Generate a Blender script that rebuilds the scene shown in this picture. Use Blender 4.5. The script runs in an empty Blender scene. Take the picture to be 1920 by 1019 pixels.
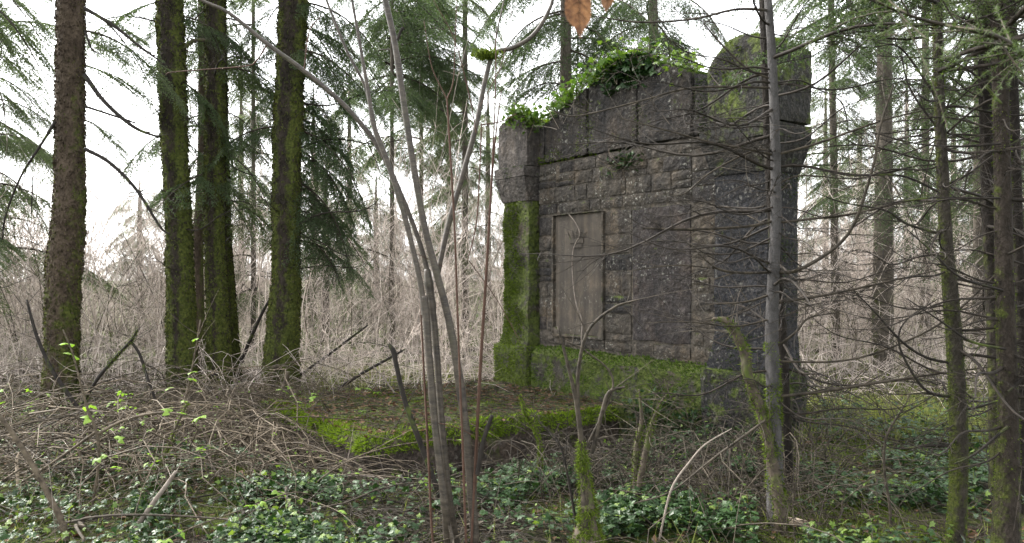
import bpy, math, random
import numpy as np
from mathutils import noise, Vector

random.seed(7); rng = np.random.default_rng(7)
scene = bpy.context.scene
col = scene.collection

# ------------------------------------------------------------------ camera, sky, sun, exposure
F, CX, HY, CAMZ = 1478.0, 960.0, 520.0, 1.6
cd = bpy.data.cameras.new('camera'); cam = bpy.data.objects.new('camera', cd); col.objects.link(cam)
cam.location = (0, 0, CAMZ); cam.rotation_euler = (math.pi/2, 0, 0)
cd.sensor_width = 36; cd.lens = 36*F/1920; cd.shift_y = (HY-509.5)/1920
cd.clip_start = .05; cd.clip_end = 800
cd.dof.use_dof = True; cd.dof.focus_distance = 7.5; cd.dof.aperture_fstop = 4.5
scene.camera = cam
w = bpy.data.worlds.new('World'); scene.world = w; w.use_nodes = True
wn = w.node_tree; wn.nodes.clear()
SUN_EL, SUN_AZ = math.radians(44), math.radians(-62)     # azimuth from +Y, clockwise positive
sky = wn.nodes.new('ShaderNodeTexSky'); sky.sky_type = 'NISHITA'; sky.sun_disc = False
sky.sun_elevation = SUN_EL; sky.sun_rotation = SUN_AZ
sky.dust_density = 2; sky.air_density = 1.0; sky.ozone_density = 1.0
hs = wn.nodes.new('ShaderNodeHueSaturation'); hs.inputs['Saturation'].default_value = .10
bg = wn.nodes.new('ShaderNodeBackground'); bg.inputs['Strength'].default_value = .15
wo = wn.nodes.new('ShaderNodeOutputWorld')
wn.links.new(sky.outputs[0], hs.inputs['Color']); wn.links.new(hs.outputs[0], bg.inputs[0]); wn.links.new(bg.outputs[0], wo.inputs[0])
sd = bpy.data.lights.new('sun', 'SUN'); sd.energy = 1.5; sd.angle = math.radians(10); sd.color = (1, .95, .87)
sun = bpy.data.objects.new('sun', sd); col.objects.link(sun)
sdir = Vector((math.sin(SUN_AZ)*math.cos(SUN_EL), math.cos(SUN_AZ)*math.cos(SUN_EL), math.sin(SUN_EL)))
sun.rotation_euler = sdir.to_track_quat('Z', 'Y').to_euler()
vs = scene.view_settings
vs.view_transform = 'Standard'; vs.look = 'None'; vs.gamma = 1; vs.use_curve_mapping = False
vs.exposure = 2.55
scene.cycles.max_bounces = 6; scene.cycles.diffuse_bounces = 3; scene.cycles.glossy_bounces = 2; scene.cycles.transmission_bounces = 3

# ------------------------------------------------------------------ pixel helpers and terrain
def sm(a, b, x):
    t = min(1, max(0, (x-a)/(b-a))); return t*t*(3-2*t)
def bump(x, y, cx, cy, rx, ry):
    q = ((x-cx)/rx)**2+((y-cy)/ry)**2
    return math.exp(-q)
KS = 1.124
def wall_pt(px):
    d = KS/(.1047+9.44e-5*(px-970)); return np.array([(px-CX)/F*d, d])
A0, B0 = wall_pt(955), wall_pt(1450)
LW = float(np.linalg.norm(B0-A0)); ud = (B0-A0)/LW
def U(px): return float(np.dot(wall_pt(px)-A0, ud))
ps_l, ps_r, ps_out = -.35, U(1196), 3.35                    # platform extent along and out from the wall
def height(x, y):
    h = .10*noise.noise((x*.35, y*.35, 3.1))+.05*noise.noise((x*1.1, y*1.1, 7.7))+.02*noise.noise((x*4, y*4, 1.7))
    h += .15*bump(x, y, -2.3, 8.3, 1.5, 1.2)                # brush mound left of the platform
    h += .12*bump(x, y, -3.6, 6.6, 1.2, 1.2)
    h -= .10*bump(x, y, 1.1, 7.0, 1.3, .9)                  # hollow beside the platform
    h += .10*bump(x, y, 2.9, 7.6, .9, .7)
    a = (x-A0[0])*ud[0]+(y-A0[1])*ud[1]; b = (x-A0[0])*(-ud[1])+(y-A0[1])*ud[0]
    q = math.hypot(max(ps_l-a, 0, a-ps_r), max(-ps_out-b, 0, b-.5))
    h -= .34*max(0, 1-q/1.2)*sm(-.2, .9, a)                 # ground falls away from the platform edge
    h += .012*max(0, y-16)
    return h
hgrid_x = np.arange(-16, 16.01, .25); hgrid_y = np.arange(-4, 34.01, .25)
HG = np.array([[height(x, y) for x in hgrid_x] for y in hgrid_y])
def H(x, y):                                               # vectorised lookup
    x = np.asarray(x, float); y = np.asarray(y, float)
    fx = np.clip((x+16)/.25, 0, len(hgrid_x)-1.001); fy = np.clip((y+4)/.25, 0, len(hgrid_y)-1.001)
    i = fx.astype(int); j = fy.astype(int); u = fx-i; v = fy-j
    return (HG[j, i]*(1-u)+HG[j, i+1]*u)*(1-v)+(HG[j+1, i]*(1-u)+HG[j+1, i+1]*u)*v
def P(px, py, d): return np.array([(px-CX)/F*d, d, CAMZ+(HY-py)/F*d])
def G(px, py):                                             # ground point under a pixel
    d = 8.
    for _ in range(12):
        d = (CAMZ-float(H((px-CX)/F*d, d)))*F/max(py-HY, 30)
    return np.array([(px-CX)/F*d, d, float(H((px-CX)/F*d, d))])

# ------------------------------------------------------------------ mesh helpers
def mesh(name, V, F3=None, F4=None, smooth=True, mi=None):
    me = bpy.data.meshes.new(name)
    V = np.asarray(V, np.float32).reshape(-1, 3)
    parts = []
    n3 = 0 if F3 is None else len(F3); n4 = 0 if F4 is None else len(F4)
    loops = []
    if n3: loops.append(np.asarray(F3, np.int32).ravel())
    if n4: loops.append(np.asarray(F4, np.int32).ravel())
    loops = np.concatenate(loops)
    starts = np.concatenate([np.arange(n3)*3, n3*3+np.arange(n4)*4]).astype(np.int32)
    me.vertices.add(len(V)); me.vertices.foreach_set('co', V.ravel())
    me.loops.add(len(loops)); me.loops.foreach_set('vertex_index', loops)
    me.polygons.add(n3+n4); me.polygons.foreach_set('loop_start', starts)
    if mi is not None: me.polygons.foreach_set('material_index', np.asarray(mi, np.int32))
    me.polygons.foreach_set('use_smooth', np.full(n3+n4, bool(smooth)))
    me.update(calc_edges=True); me.validate()
    return me
class MB:
    def __init__(s): s.V = []; s.F3 = []; s.F4 = []; s.m3 = []; s.m4 = []; s.n = 0
    def add(s, V, F3=None, F4=None, m=0):
        V = np.asarray(V, float).reshape(-1, 3)
        if F3 is not None and len(F3): s.F3.append(np.asarray(F3)+s.n); s.m3.append(np.full(len(F3), m))
        if F4 is not None and len(F4): s.F4.append(np.asarray(F4)+s.n); s.m4.append(np.full(len(F4), m))
        s.V.append(V); s.n += len(V); return s
    def data(s):
        return (np.concatenate(s.V), np.concatenate(s.F3) if s.F3 else None, np.concatenate(s.F4) if s.F4 else None,
                np.concatenate(s.m3+s.m4))
    def mesh(s, name, smooth=True):
        V, a, b, m = s.data(); return mesh(name, V, a, b, smooth, m)
def link(name, me, mats=(), parent=None, loc=None, rot=None, scale=None):
    o = bpy.data.objects.new(name, me)
    if me is not None and mats:
        if not me.materials:
            for m in (mats if isinstance(mats, (list, tuple)) else [mats]): me.materials.append(m)
    col.objects.link(o)
    if parent is not None: o.parent = parent
    if loc is not None: o.location = loc
    if rot is not None: o.rotation_euler = rot
    if scale is not None: o.scale = scale
    return o
def tag(o, label=None, cat=None, group=None, kind=None):
    if label: o['label'] = label
    if cat: o['category'] = cat
    if group: o['group'] = group
    if kind: o['kind'] = kind
    return o
def empty(name, loc, label, cat, group=None):
    o = bpy.data.objects.new(name, None); o.empty_display_size = .1; col.objects.link(o); o.location = loc
    return tag(o, label, cat, group)

def norm(a): return a/np.maximum(np.linalg.norm(a, axis=-1, keepdims=True), 1e-9)
def tubes(Pn, Rn, S=3, cap=False):
    Pn = np.asarray(Pn, float); Rn = np.asarray(Rn, float)
    if Pn.ndim == 2: Pn = Pn[None]; Rn = Rn[None]
    N, K, _ = Pn.shape
    T = norm(np.gradient(Pn, axis=1)); M = norm(Pn[:, -1]-Pn[:, 0])
    ref = np.where(np.abs(M[:, 2:3]) > .8, np.array([[0, 1., 0]]), np.array([[0, 0, 1.]]))[:, None, :]
    U = norm(np.cross(T, np.broadcast_to(ref, T.shape))); W = np.cross(T, U)
    a = np.arange(S)/S*2*math.pi
    V = Pn[:, :, None]+Rn[:, :, None, None]*(np.cos(a)[None, None, :, None]*U[:, :, None]+np.sin(a)[None, None, :, None]*W[:, :, None])
    base = (np.arange(N)*K*S)[:, None, None]; k = (np.arange(K-1)*S)[None, :, None]; s = np.arange(S)[None, None, :]; s2 = (s+1) % S
    q = np.stack([base+k+s, base+k+s2, base+k+S+s2, base+k+S+s], -1).reshape(-1, 4)
    V = V.reshape(-1, 3)
    if cap:
        e = []
        for i in range(N):
            n = len(V); V = np.concatenate([V, Pn[i, -1][None]]); b = i*K*S+(K-1)*S
            e += [[b+j, b+(j+1) % S, n] for j in range(S)]
        return V, np.array(e), q
    return V, None, q
def curve(pts, n):                                          # Catmull-Rom through rows of any width
    p = np.asarray(pts, float)
    if len(p) < 3:
        t = np.linspace(0, 1, n)[:, None]; return p[0]*(1-t)+p[-1]*t
    q = np.concatenate([[2*p[0]-p[1]], p, [2*p[-1]-p[-2]]])
    out = []
    for t in np.linspace(0, len(p)-1, n):
        i = min(int(t), len(p)-2); f = t-i; a, b, c, d = q[i:i+4]
        out.append(.5*((2*b)+(-a+c)*f+(2*a-5*b+4*c-d)*f*f+(-a+3*b-3*c+d)*f**3))
    return np.array(out)
def trace(pts, d, n):                                       # (px, py, width_px[, depth]) rows -> points and radii
    rows = []
    for r in pts:
        dd = r[3] if len(r) > 3 else d
        rows.append(list(P(r[0], r[1], dd))+[r[2]/2/F*dd])
    c = curve(rows, n); return c[:, :3], np.maximum(c[:, 3], .0008)
def nz(v, s, o=0.): return noise.noise((v[0]*s+o, v[1]*s+o*1.7, v[2]*s-o))
def rough_tube(Pt, R, S, amp, scale, seed=0., cap=True):    # lumpy bark surface
    V, F3, F4 = tubes(Pt, R, S, cap)
    K = len(Pt)
    for k in range(K):
        c = np.asarray(Pt[k])
        for s in range(S):
            i = k*S+s; v = V[i]; dlt = v-c
            f = 1+amp*(noise.noise((v[0]*scale+seed, v[1]*scale, v[2]*scale*.6))+.7*noise.noise((v[0]*scale*3, v[1]*scale*3+seed, v[2]*scale*3)))
            V[i] = c+dlt*f
    return V, F3, F4
def rot_rand(n, tilt=1.0):                                  # random rotation matrices; tilt limits lean from +Z
    yaw = rng.uniform(0, 2*math.pi, n); t = np.abs(rng.normal(0, tilt, n)); ax = rng.uniform(0, 2*math.pi, n)
    nrm = np.stack([np.sin(t)*np.cos(ax), np.sin(t)*np.sin(ax), np.cos(t)], 1)
    h = np.stack([np.cos(yaw), np.sin(yaw), np.zeros(n)], 1)
    X = norm(h-nrm*(h*nrm).sum(1, keepdims=True)); Y = np.cross(nrm, X)
    return np.stack([X, Y, nrm], 2)                         # columns
def scatter(tv, tf, pos, Rm, sc):
    n = len(pos); tv = np.asarray(tv, float)
    V = np.einsum('nij,kj->nki', Rm, tv)*np.asarray(sc)[:, None, None]+pos[:, None, :]
    Fq = (np.asarray(tf)[None]+(np.arange(n)*len(tv))[:, None, None]).reshape(-1, len(tf[0]))
    return V.reshape(-1, 3), Fq
def sample_surface(V, F3, F4, n):
    T = []
    if F3 is not None: T.append(np.asarray(F3))
    if F4 is not None: f = np.asarray(F4); T += [f[:, [0, 1, 2]], f[:, [0, 2, 3]]]
    T = np.concatenate(T); A, B, C = V[T[:, 0]], V[T[:, 1]], V[T[:, 2]]
    cr = np.cross(B-A, C-A); ar = np.linalg.norm(cr, axis=1); N = cr/np.maximum(ar, 1e-12)[:, None]
    i = rng.choice(len(T), n, p=ar/ar.sum()); u = rng.random((n, 2)); k = u.sum(1) > 1; u[k] = 1-u[k]
    return A[i]+(B-A)[i]*u[:, :1]+(C-A)[i]*u[:, 1:], N[i]
def blades(p, n, ln, wd, rnd=.6, droop=.3):                 # small moss shoots
    k = len(p); d = norm(n+rng.normal(0, rnd, (k, 3))+np.array([0, 0, -droop]))
    s = norm(np.cross(d, rng.normal(0, 1, (k, 3))))
    L = (ln*rng.uniform(.5, 1.4, k))[:, None]; W = (wd*rng.uniform(.6, 1.3, k))[:, None]
    V = np.stack([p-s*W-n*.006, p+s*W-n*.006, p+d*L], 1).reshape(-1, 3)
    return V, np.arange(k*3).reshape(-1, 3)
def fnoise(p, s, o=0.): return np.array([noise.noise((a[0]*s+o, a[1]*s+o, a[2]*s-o)) for a in p])

# ------------------------------------------------------------------ materials
class NT:
    def __init__(s, name):
        s.m = bpy.data.materials.new(name); s.m.use_nodes = True; s.t = s.m.node_tree; s.t.nodes.clear()
        s.out = s.t.nodes.new('ShaderNodeOutputMaterial')
    def n(s, typ, out=0, props=None, **inp):
        nd = s.t.nodes.new('ShaderNode'+typ)
        for k, v in (props or {}).items(): setattr(nd, k, v)
        for k, v in inp.items():
            key = int(k[1:]) if k[0] == 'i' and k[1:].isdigit() else k.replace('_', ' ')
            if hasattr(v, 'is_linked'): s.t.links.new(v, nd.inputs[key])
            else: nd.inputs[key].default_value = v
        return nd.outputs[out]
    def coord(s, which='Object', scale=(1, 1, 1)):
        c = s.t.nodes.new('ShaderNodeTexCoord').outputs[which]
        return s.n('Mapping', Vector=c, Scale=scale)
    def noise(s, vec, scale, detail=4, rough=.6):
        return s.n('TexNoise', 0, Vector=vec, Scale=scale, Detail=detail, Roughness=rough)
    def ramp(s, fac, a, b, ca=(0, 0, 0, 1), cb=(1, 1, 1, 1)):
        nd = s.t.nodes.new('ShaderNodeValToRGB'); s.t.links.new(fac, nd.inputs[0])
        e = nd.color_ramp.elements; e[0].position = a; e[1].position = b; e[0].color = ca; e[1].color = cb
        return nd.outputs[0]
    def mix(s, f, a, b, mode='MIX'):
        nd = s.t.nodes.new('ShaderNodeMix'); nd.data_type = 'RGBA'; nd.blend_type = mode
        for k, v in ((0, f), (6, a), (7, b)):
            if hasattr(v, 'is_linked'): s.t.links.new(v, nd.inputs[k])
            else: nd.inputs[k].default_value = (tuple(v)+(1,))[:4] if k and not isinstance(v, (int, float)) else v
        return nd.outputs[2]
    def math(s, op, a, b=0., clamp=False):
        nd = s.t.nodes.new('ShaderNodeMath'); nd.operation = op; nd.use_clamp = clamp
        for k, v in ((0, a), (1, b)):
            if hasattr(v, 'is_linked'): s.t.links.new(v, nd.inputs[k])
            else: nd.inputs[k].default_value = v
        return nd.outputs[0]
    def bump(s, h, st, dist=.02, nrm=None):
        k = dict(Height=h, Strength=st, Distance=dist)
        if nrm is not None: k['Normal'] = nrm
        return s.n('Bump', 0, **k)
    def principled(s, c, rough=.8, nrm=None, spec=.3, **kw):
        nd = s.t.nodes.new('ShaderNodeBsdfPrincipled')
        for k, v in [('Base Color', c), ('Roughness', rough), ('Normal', nrm), ('Specular IOR Level', spec)]+list(kw.items()):
            if v is None: continue
            if hasattr(v, 'is_linked'): s.t.links.new(v, nd.inputs[k])
            else: nd.inputs[k].default_value = (tuple(v)+(1,))[:4] if isinstance(v, (tuple, list)) else v
        return nd.outputs[0]
    def done(s, sh): s.t.links.new(sh, s.out.inputs[0]); return s.m
MOSS_A, MOSS_B = (.020, .030, .006), (.090, .115, .020)

def stone_mat(name, c1, c2, dark=.4, moss=.0, lichen=.3, streak=.4, blk=(.012, .012, .013), low_moss=None, bump=1., grain=1.):
    t = NT(name); c = t.coord()
    big = t.noise(c, 1.6, 5); mid = t.noise(c, 7, 6, .7); fine = t.noise(c, 45, 5, .7)
    base = t.mix(t.ramp(mid, .35, .68), c1, c2)
    warm = t.noise(c, 2.7, 5, .6)
    base = t.mix(t.math('MULTIPLY', t.ramp(warm, .50, .66), .45*min(1, grain+.2)), base, [x*y for x, y in zip(c2, (1.35, 1.12, .85))])
    base = t.mix(t.math('MULTIPLY', t.ramp(fine, .50, .72), .4*grain), base, (.24, .21, .175))
    base = t.mix(t.math('MULTIPLY', t.ramp(t.noise(c, 13, 5, .6), .44, .33), .45*grain), base, [x*.25 for x in c1])
    st = t.noise(t.coord(scale=(5, 5, .5)), 1.5, 5, .65)
    base = t.mix(t.math('MULTIPLY', t.ramp(st, .42, .62), streak), base, blk)
    base = t.mix(t.math('MULTIPLY', t.ramp(big, .40, .62), dark), base, blk)
    vor = t.noise(c, 26, 3, .5); l2 = t.noise(c, 2.3, 4)
    lm = t.math('MULTIPLY', t.ramp(vor, .58, .66), t.ramp(l2, .48, .62))
    base = t.mix(t.math('MULTIPLY', lm, lichen), base, (.33, .32, .28))
    mn = t.noise(c, 4.5, 6, .7)
    nz_ = t.n('SeparateXYZ', 2, Vector=t.t.nodes.new('ShaderNodeNewGeometry').outputs['Normal'])
    mm = t.math('ADD', mn, t.math('MULTIPLY', nz_, .18))
    if low_moss:
        z = t.n('SeparateXYZ', 2, Vector=t.coord())
        mm = t.math('ADD', mm, t.math('MULTIPLY', t.math('SUBTRACT', low_moss, z), .35))
    mm = t.ramp(mm, .66-moss*.3, .76-moss*.3)
    mcol = t.mix(t.ramp(t.noise(c, 22, 4), .3, .7), MOSS_A, MOSS_B)
    base = t.mix(t.math('MULTIPLY', mm, .92), base, mcol)
    h = t.math('ADD', t.math('MULTIPLY', mid, 1.), t.math('MULTIPLY', fine, .16))
    h = t.math('ADD', h, t.math('MULTIPLY', t.n('TexVoronoi', 0, Vector=c, Scale=19.), .30))
    return t.done(t.principled(base, .9, t.bump(h, bump, .06), .25))

def bark_mat(name, c1, c2, moss=.5, scale=1., side=.35, plates=True, mossdark=.5):
    t = NT(name); c = t.coord(scale=(1, 1, .45)); c2_ = t.coord()
    mid = t.noise(c, 9*scale, 6, .7); fine = t.noise(c2_, 60*scale, 4, .7)
    base = t.mix(t.ramp(mid, .35, .65), c1, c2)
    base = t.mix(t.math('MULTIPLY', t.ramp(fine, .4, .75), .5), base, [x*.45 for x in c1])
    mn = t.noise(c2_, 5*scale, 6, .75)
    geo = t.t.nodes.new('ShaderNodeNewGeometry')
    nx = t.math('ABSOLUTE', t.n('SeparateXYZ', 0, Vector=geo.outputs['Normal']))  # moss favours the flanks; shade on the camera-facing centre is left as dark bark
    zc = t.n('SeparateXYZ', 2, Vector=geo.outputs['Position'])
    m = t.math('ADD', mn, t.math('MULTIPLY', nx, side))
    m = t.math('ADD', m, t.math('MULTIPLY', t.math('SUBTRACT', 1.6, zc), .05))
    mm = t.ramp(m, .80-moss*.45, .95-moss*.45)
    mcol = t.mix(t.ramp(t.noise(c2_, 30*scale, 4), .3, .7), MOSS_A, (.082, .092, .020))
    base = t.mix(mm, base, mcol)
    h = t.math('ADD', mid, t.math('MULTIPLY', fine, .35))
    if plates: h = t.math('ADD', h, t.math('MULTIPLY', t.n('TexVoronoi', 0, Vector=c, Scale=30*scale), .5))
    return t.done(t.principled(base, .92, t.bump(h, 1., .03), .2))

def leaf_mat(name, ca, cb, rough=.4, trans=.25, spec=.5, island=True, cc=None, tcol=None):
    t = NT(name)
    r = t.t.nodes.new('ShaderNodeNewGeometry').outputs['Random Per Island']
    oi = t.t.nodes.new('ShaderNodeObjectInfo').outputs['Random']
    base = t.mix(t.math('ADD', t.math('MULTIPLY', r, .75), t.math('MULTIPLY', oi, .25)), ca, cb)
    base = t.mix(t.ramp(t.noise(t.coord(), 1.2, 3), .35, .65), base, t.mix(.5, base, cc or ca))
    p = t.principled(base, rough, None, spec)
    tr = t.n('BsdfTranslucent', 0, Color=t.mix(1., base, (tcol or (1.4, 1.5, .7)), 'MULTIPLY'))
    return t.done(t.n('MixShader', 0, i0=trans, i1=p, i2=tr))

def wood_mat(name, ca, cb, sc=20, stretch=(1, 1, .3), moss=0., rough=.75):
    t = NT(name); r = t.t.nodes.new('ShaderNodeNewGeometry').outputs['Random Per Island']
    n1 = t.noise(t.coord(), sc, 4, .7)
    base = t.mix(t.ramp(n1, .35, .65), ca, cb)
    base = t.mix(t.math('MULTIPLY', t.math('POWER', r, 1.5), .85), base, [x*.30 for x in ca])
    if moss:
        base = t.mix(t.ramp(t.noise(t.coord(), 6, 4), .62-moss*.3, .74-moss*.3), base, t.mix(n1, MOSS_A, MOSS_B))
    return t.done(t.principled(base, rough, t.bump(n1, .5, .01), .25))

def hazel_mat():
    t = NT('hazel_bark'); c = t.coord(scale=(1, 1, 3.))
    b = t.noise(c, 12, 5, .65); f = t.noise(t.coord(scale=(1, 1, 5)), 40, 3)
    base = t.mix(t.ramp(b, .35, .65), (.016, .012, .009), (.058, .046, .034))
    base = t.mix(t.math('MULTIPLY', t.ramp(f, .56, .70), .5), base, (.12, .102, .082))
    g = t.noise(t.coord(), 3, 4)
    base = t.mix(t.math('MULTIPLY', t.ramp(g, .55, .72), .45), base, (.045, .05, .02))
    return t.done(t.principled(base, .55, t.bump(b, .35, .008), .4))

def ground_mat():
    t = NT('forest_floor'); c = t.coord()
    a = t.noise(c, 1.1, 6, .65); b = t.noise(c, 14, 5, .7); f = t.noise(c, 70, 4, .7)
    base = t.mix(t.ramp(b, .35, .65), (.006, .005, .003), (.040, .029, .019))
    base = t.mix(t.math('MULTIPLY', t.ramp(f, .55, .7), .6), base, (.15, .11, .075))
    m = t.math('ADD', a, t.math('MULTIPLY', b, .22))
    mc = t.mix(t.ramp(f, .35, .65), (.026, .040, .007), (.100, .125, .020))
    base = t.mix(t.ramp(m, .52, .64), base, mc)
    h = t.math('ADD', b, t.math('MULTIPLY', f, .6))
    return t.done(t.principled(base, .95, t.bump(h, 1., .05), .2))

M = {}
M['ground'] = ground_mat()
M['stone'] = stone_mat('weathered_stone', (0.0510, 0.0431, 0.0352), (0.1320, 0.1135, 0.0915), .42, .12, .8, .5)
M['stone_b'] = stone_mat('weathered_stone_warm', (0.0558, 0.0468, 0.0360), (0.1350, 0.1143, 0.0891), .4, .14, .7, .35)
M['stone_top'] = stone_mat('blackened_stone', (0.0262, 0.0223, 0.0197), (0.0708, 0.0604, 0.0525), .5, .18, .55, .75)
M['stone_pier'] = stone_mat('grey_block_stone', (.085, .072, .064), (.175, .153, .136), .2, .10, .3, .6)
M['stone_black'] = stone_mat('black_stone', (.012, .013, .017), (.030, .031, .036), .5, .04, .3, .3)  # near-black stone for the right pier shaft
M['stone_dark'] = stone_mat('dark_mossy_stone', (0.0132, 0.0126, 0.0108), (0.0360, 0.0336, 0.0282), .5, .5, .3, .6)
M['mortar'] = stone_mat('old_mortar', (.070, .060, .048), (.170, .146, .116), .35, .15, .3, .35)
M['panel'] = stone_mat('smooth_panel_stone', (.066, .055, .044), (.112, .094, .074), .5, .0, .25, .65, (.030, .027, .024), bump=.10, grain=.3)
M['panel_rough'] = stone_mat('spalled_panel_stone', (0.0374, 0.0314, 0.0298), (0.0833, 0.0688, 0.0646), .42, .06, .5, .45)
M['pier_shaft'] = stone_mat('half_mossy_stone', (.05, .044, .036), (.12, .105, .085), .3, .78, .2, .4)
M['mossy_stone'] = stone_mat('moss_covered_stone', (.05, .046, .038), (.11, .10, .08), .3, .85, .2, .3)
M['slab'] = stone_mat('littered_slab', (.045, .034, .027), (.125, .098, .080), .3, .36, .3, .1)
M['moss'] = leaf_mat('moss_shoots', (.020, .038, .005), (.155, .220, .024), .8, .28, .1, cc=(.05, .066, .010), tcol=(1.1, 1.1, .7))
M['moss_edge'] = leaf_mat('moss_shoots_trunk', (.055, .066, .010), (.20, .215, .034), .8, .35, .1, cc=(.06, .066, .014), tcol=(1.2, 1.15, .6))  # trunk moss, its colour brightened for the backlit edges
M['moss_green'] = leaf_mat('moss_shoots_green', (.025, .055, .006), (.13, .21, .022), .8, .28, .1)
M['moss_dark'] = leaf_mat('moss_shoots_dark', (.012, .024, .004), (.070, .110, .016), .8, .2, .1)
M['moss_bright'] = leaf_mat('moss_shoots_bright', (.08, .13, .010), (.25, .34, .04), .8, .3, .1)
M['bark_a'] = bark_mat('spruce_bark_brown', (0.0326, 0.0231, 0.0163), (0.0884, 0.0666, 0.0476), .46, 1., .22)
M['bark_b'] = bark_mat('spruce_bark_mossy_shaded', (0.0135, 0.0105, 0.0083), (0.0413, 0.0330, 0.0248), .46, 1., .60)  # mossy bark whose dark colour also carries the shade of the trunk centre
M['bark_dark'] = bark_mat('spruce_bark_dark', (0.0097, 0.0079, 0.0066), (0.0264, 0.0211, 0.0167), .24, 1.2, .20)
M['bark_thin'] = bark_mat('young_spruce_bark', (0.0240, 0.0204, 0.0162), (0.0630, 0.0540, 0.0420), .48, 2.2, .18)
M['bark_red'] = bark_mat('young_spruce_bark_reddish', (.017, .013, .010), (.048, .038, .030), .36, 2.2, .15)
M['bark_grey'] = bark_mat('smooth_grey_bark', (0.0520, 0.0488, 0.0480), (0.1080, 0.1024, 0.1008), .2, 2., .05, False)
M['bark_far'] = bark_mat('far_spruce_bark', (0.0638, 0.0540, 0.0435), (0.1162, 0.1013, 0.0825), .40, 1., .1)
M['hazel'] = hazel_mat()
M['shoot'] = wood_mat('red_brown_shoot', (0.0595, 0.0294, 0.0196), (0.1050, 0.0595, 0.0406))
M['dead'] = wood_mat('dead_twig_wood', (0.0174, 0.0136, 0.0092), (0.0898, 0.0729, 0.0522))
M['dead_dark'] = wood_mat('dark_dead_wood', (0.0121, 0.0094, 0.0077), (0.0330, 0.0264, 0.0209), moss=.2)
M['dead_pale'] = wood_mat('pale_dead_wood', (.17, .14, .115), (.32, .275, .235))
M['dead_moss'] = wood_mat('mossy_dead_wood', (.045, .035, .025), (.12, .095, .068), moss=.35)
M['brush'] = wood_mat('pale_brush_stems_veiled', (.40, .335, .290), (.68, .595, .530), 8)  # pale dry stems, whitened further in colour for the backlit veil
M['bramble'] = wood_mat('bramble_cane', (0.0425, 0.0323, 0.0213), (0.1827, 0.1445, 0.1003))
M['ivy'] = leaf_mat('ivy_leaf', (.006, .020, .005), (.034, .076, .018), .45, .12, .3, cc=(.012, .028, .008))
M['ivy_sun'] = leaf_mat('ivy_leaf_fresh', (.040, .085, .012), (.15, .22, .035), .4, .35, .4)
M['ivy_young'] = leaf_mat('young_ivy_leaf', (.05, .10, .015), (.16, .21, .045), .5, .3, .3)
M['fresh'] = leaf_mat('fresh_spring_leaf', (.11, .20, .025), (.22, .33, .06), .5, .4, .3)
M['needle'] = leaf_mat('spruce_needles', (.034, .058, .026), (.080, .120, .050), .55, .35, .3)
M['needle_y'] = leaf_mat('spruce_needles_light', (.040, .064, .020), (.085, .118, .040), .55, .3, .3)
M['needle_far'] = leaf_mat('far_spruce_needles_hazed', (.065, .092, .052), (.125, .160, .085), .6, .35, .2)  # needle green paled with distance, haze put into the colour
M['needle_pale'] = leaf_mat('distant_spruce_needles_hazed', (.115, .140, .095), (.20, .235, .150), .7, .35, .1)  # farthest needles, paled most to carry the haze in their colour
M['litter'] = leaf_mat('dead_leaf', (.050, .028, .014), (.20, .125, .075), .7, .15, .2, tcol=(1.2, .9, .6))
M['orange'] = leaf_mat('orange_dead_leaf', (.12, .050, .019), (.20, .09, .035), .6, .12, .2, tcol=(1.2, .8, .5))
t = NT('mottled_dead_leaf'); n1 = t.noise(t.coord(), 60, 5, .7); n2 = t.noise(t.coord(), 300, 3)
c_ = t.mix(t.ramp(n1, .38, .62), (.07, .028, .012), (.22, .105, .042)); c_ = t.mix(t.math('MULTIPLY', t.ramp(n2, .5, .7), .4), c_, (.30, .17, .09))
M['orange'] = t.done(t.n('MixShader', 0, i0=.18, i1=t.principled(c_, .6, t.bump(n1, .4, .003), .25), i2=t.n('BsdfTranslucent', 0, Color=c_)))
M['grass'] = leaf_mat('grass_blade', (.09, .115, .03), (.25, .26, .09), .6, .35, .2)
M['white'] = wood_mat('split_pale_wood', (.42, .32, .22), (.60, .50, .40))

# ------------------------------------------------------------------ ground
gx = np.concatenate([[-150, -80, -45, -28], np.arange(-16, 16.01, .16), [28, 45, 80, 150]])
gy = np.concatenate([[-60, -25, -10], np.arange(-4, 26.01, .16), np.arange(27, 34, 1), [40, 60, 100, 180, 320]])
gv = np.array([[x, y, height(x, y) if (-16 <= x <= 16 and -4 <= y <= 34) else float(H(x, y))] for y in gy for x in gx])
nx_, ny_ = len(gx), len(gy)
i = np.arange(ny_-1)[:, None]*nx_+np.arange(nx_-1)[None]
gq = np.stack([i, i+1, i+nx_+1, i+nx_], -1).reshape(-1, 4)
tag(link('ground', mesh('ground', gv, None, gq), M['ground']), kind='structure')

# ------------------------------------------------------------------ monument frame
BASE = .16
mon = empty('stone_monument', (A0[0], A0[1], BASE), 'tall weathered stone tomb monument with two piers and curved pediment, partly moss covered', 'monument')
mon.rotation_euler = (0, 0, math.atan2(ud[1], ud[0]))
def to_world(v):
    v = np.asarray(v, float); a = math.atan2(ud[1], ud[0]); c, s = math.cos(a), math.sin(a)
    return np.stack([A0[0]+c*v[..., 0]-s*v[..., 1], A0[1]+s*v[..., 0]+c*v[..., 1], BASE+v[..., 2]], -1)
def zh(py, px):                                              # height above the base of a pixel on the wall plane
    return CAMZ+(HY-py)/F*wall_pt(px)[1]-BASE

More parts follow.
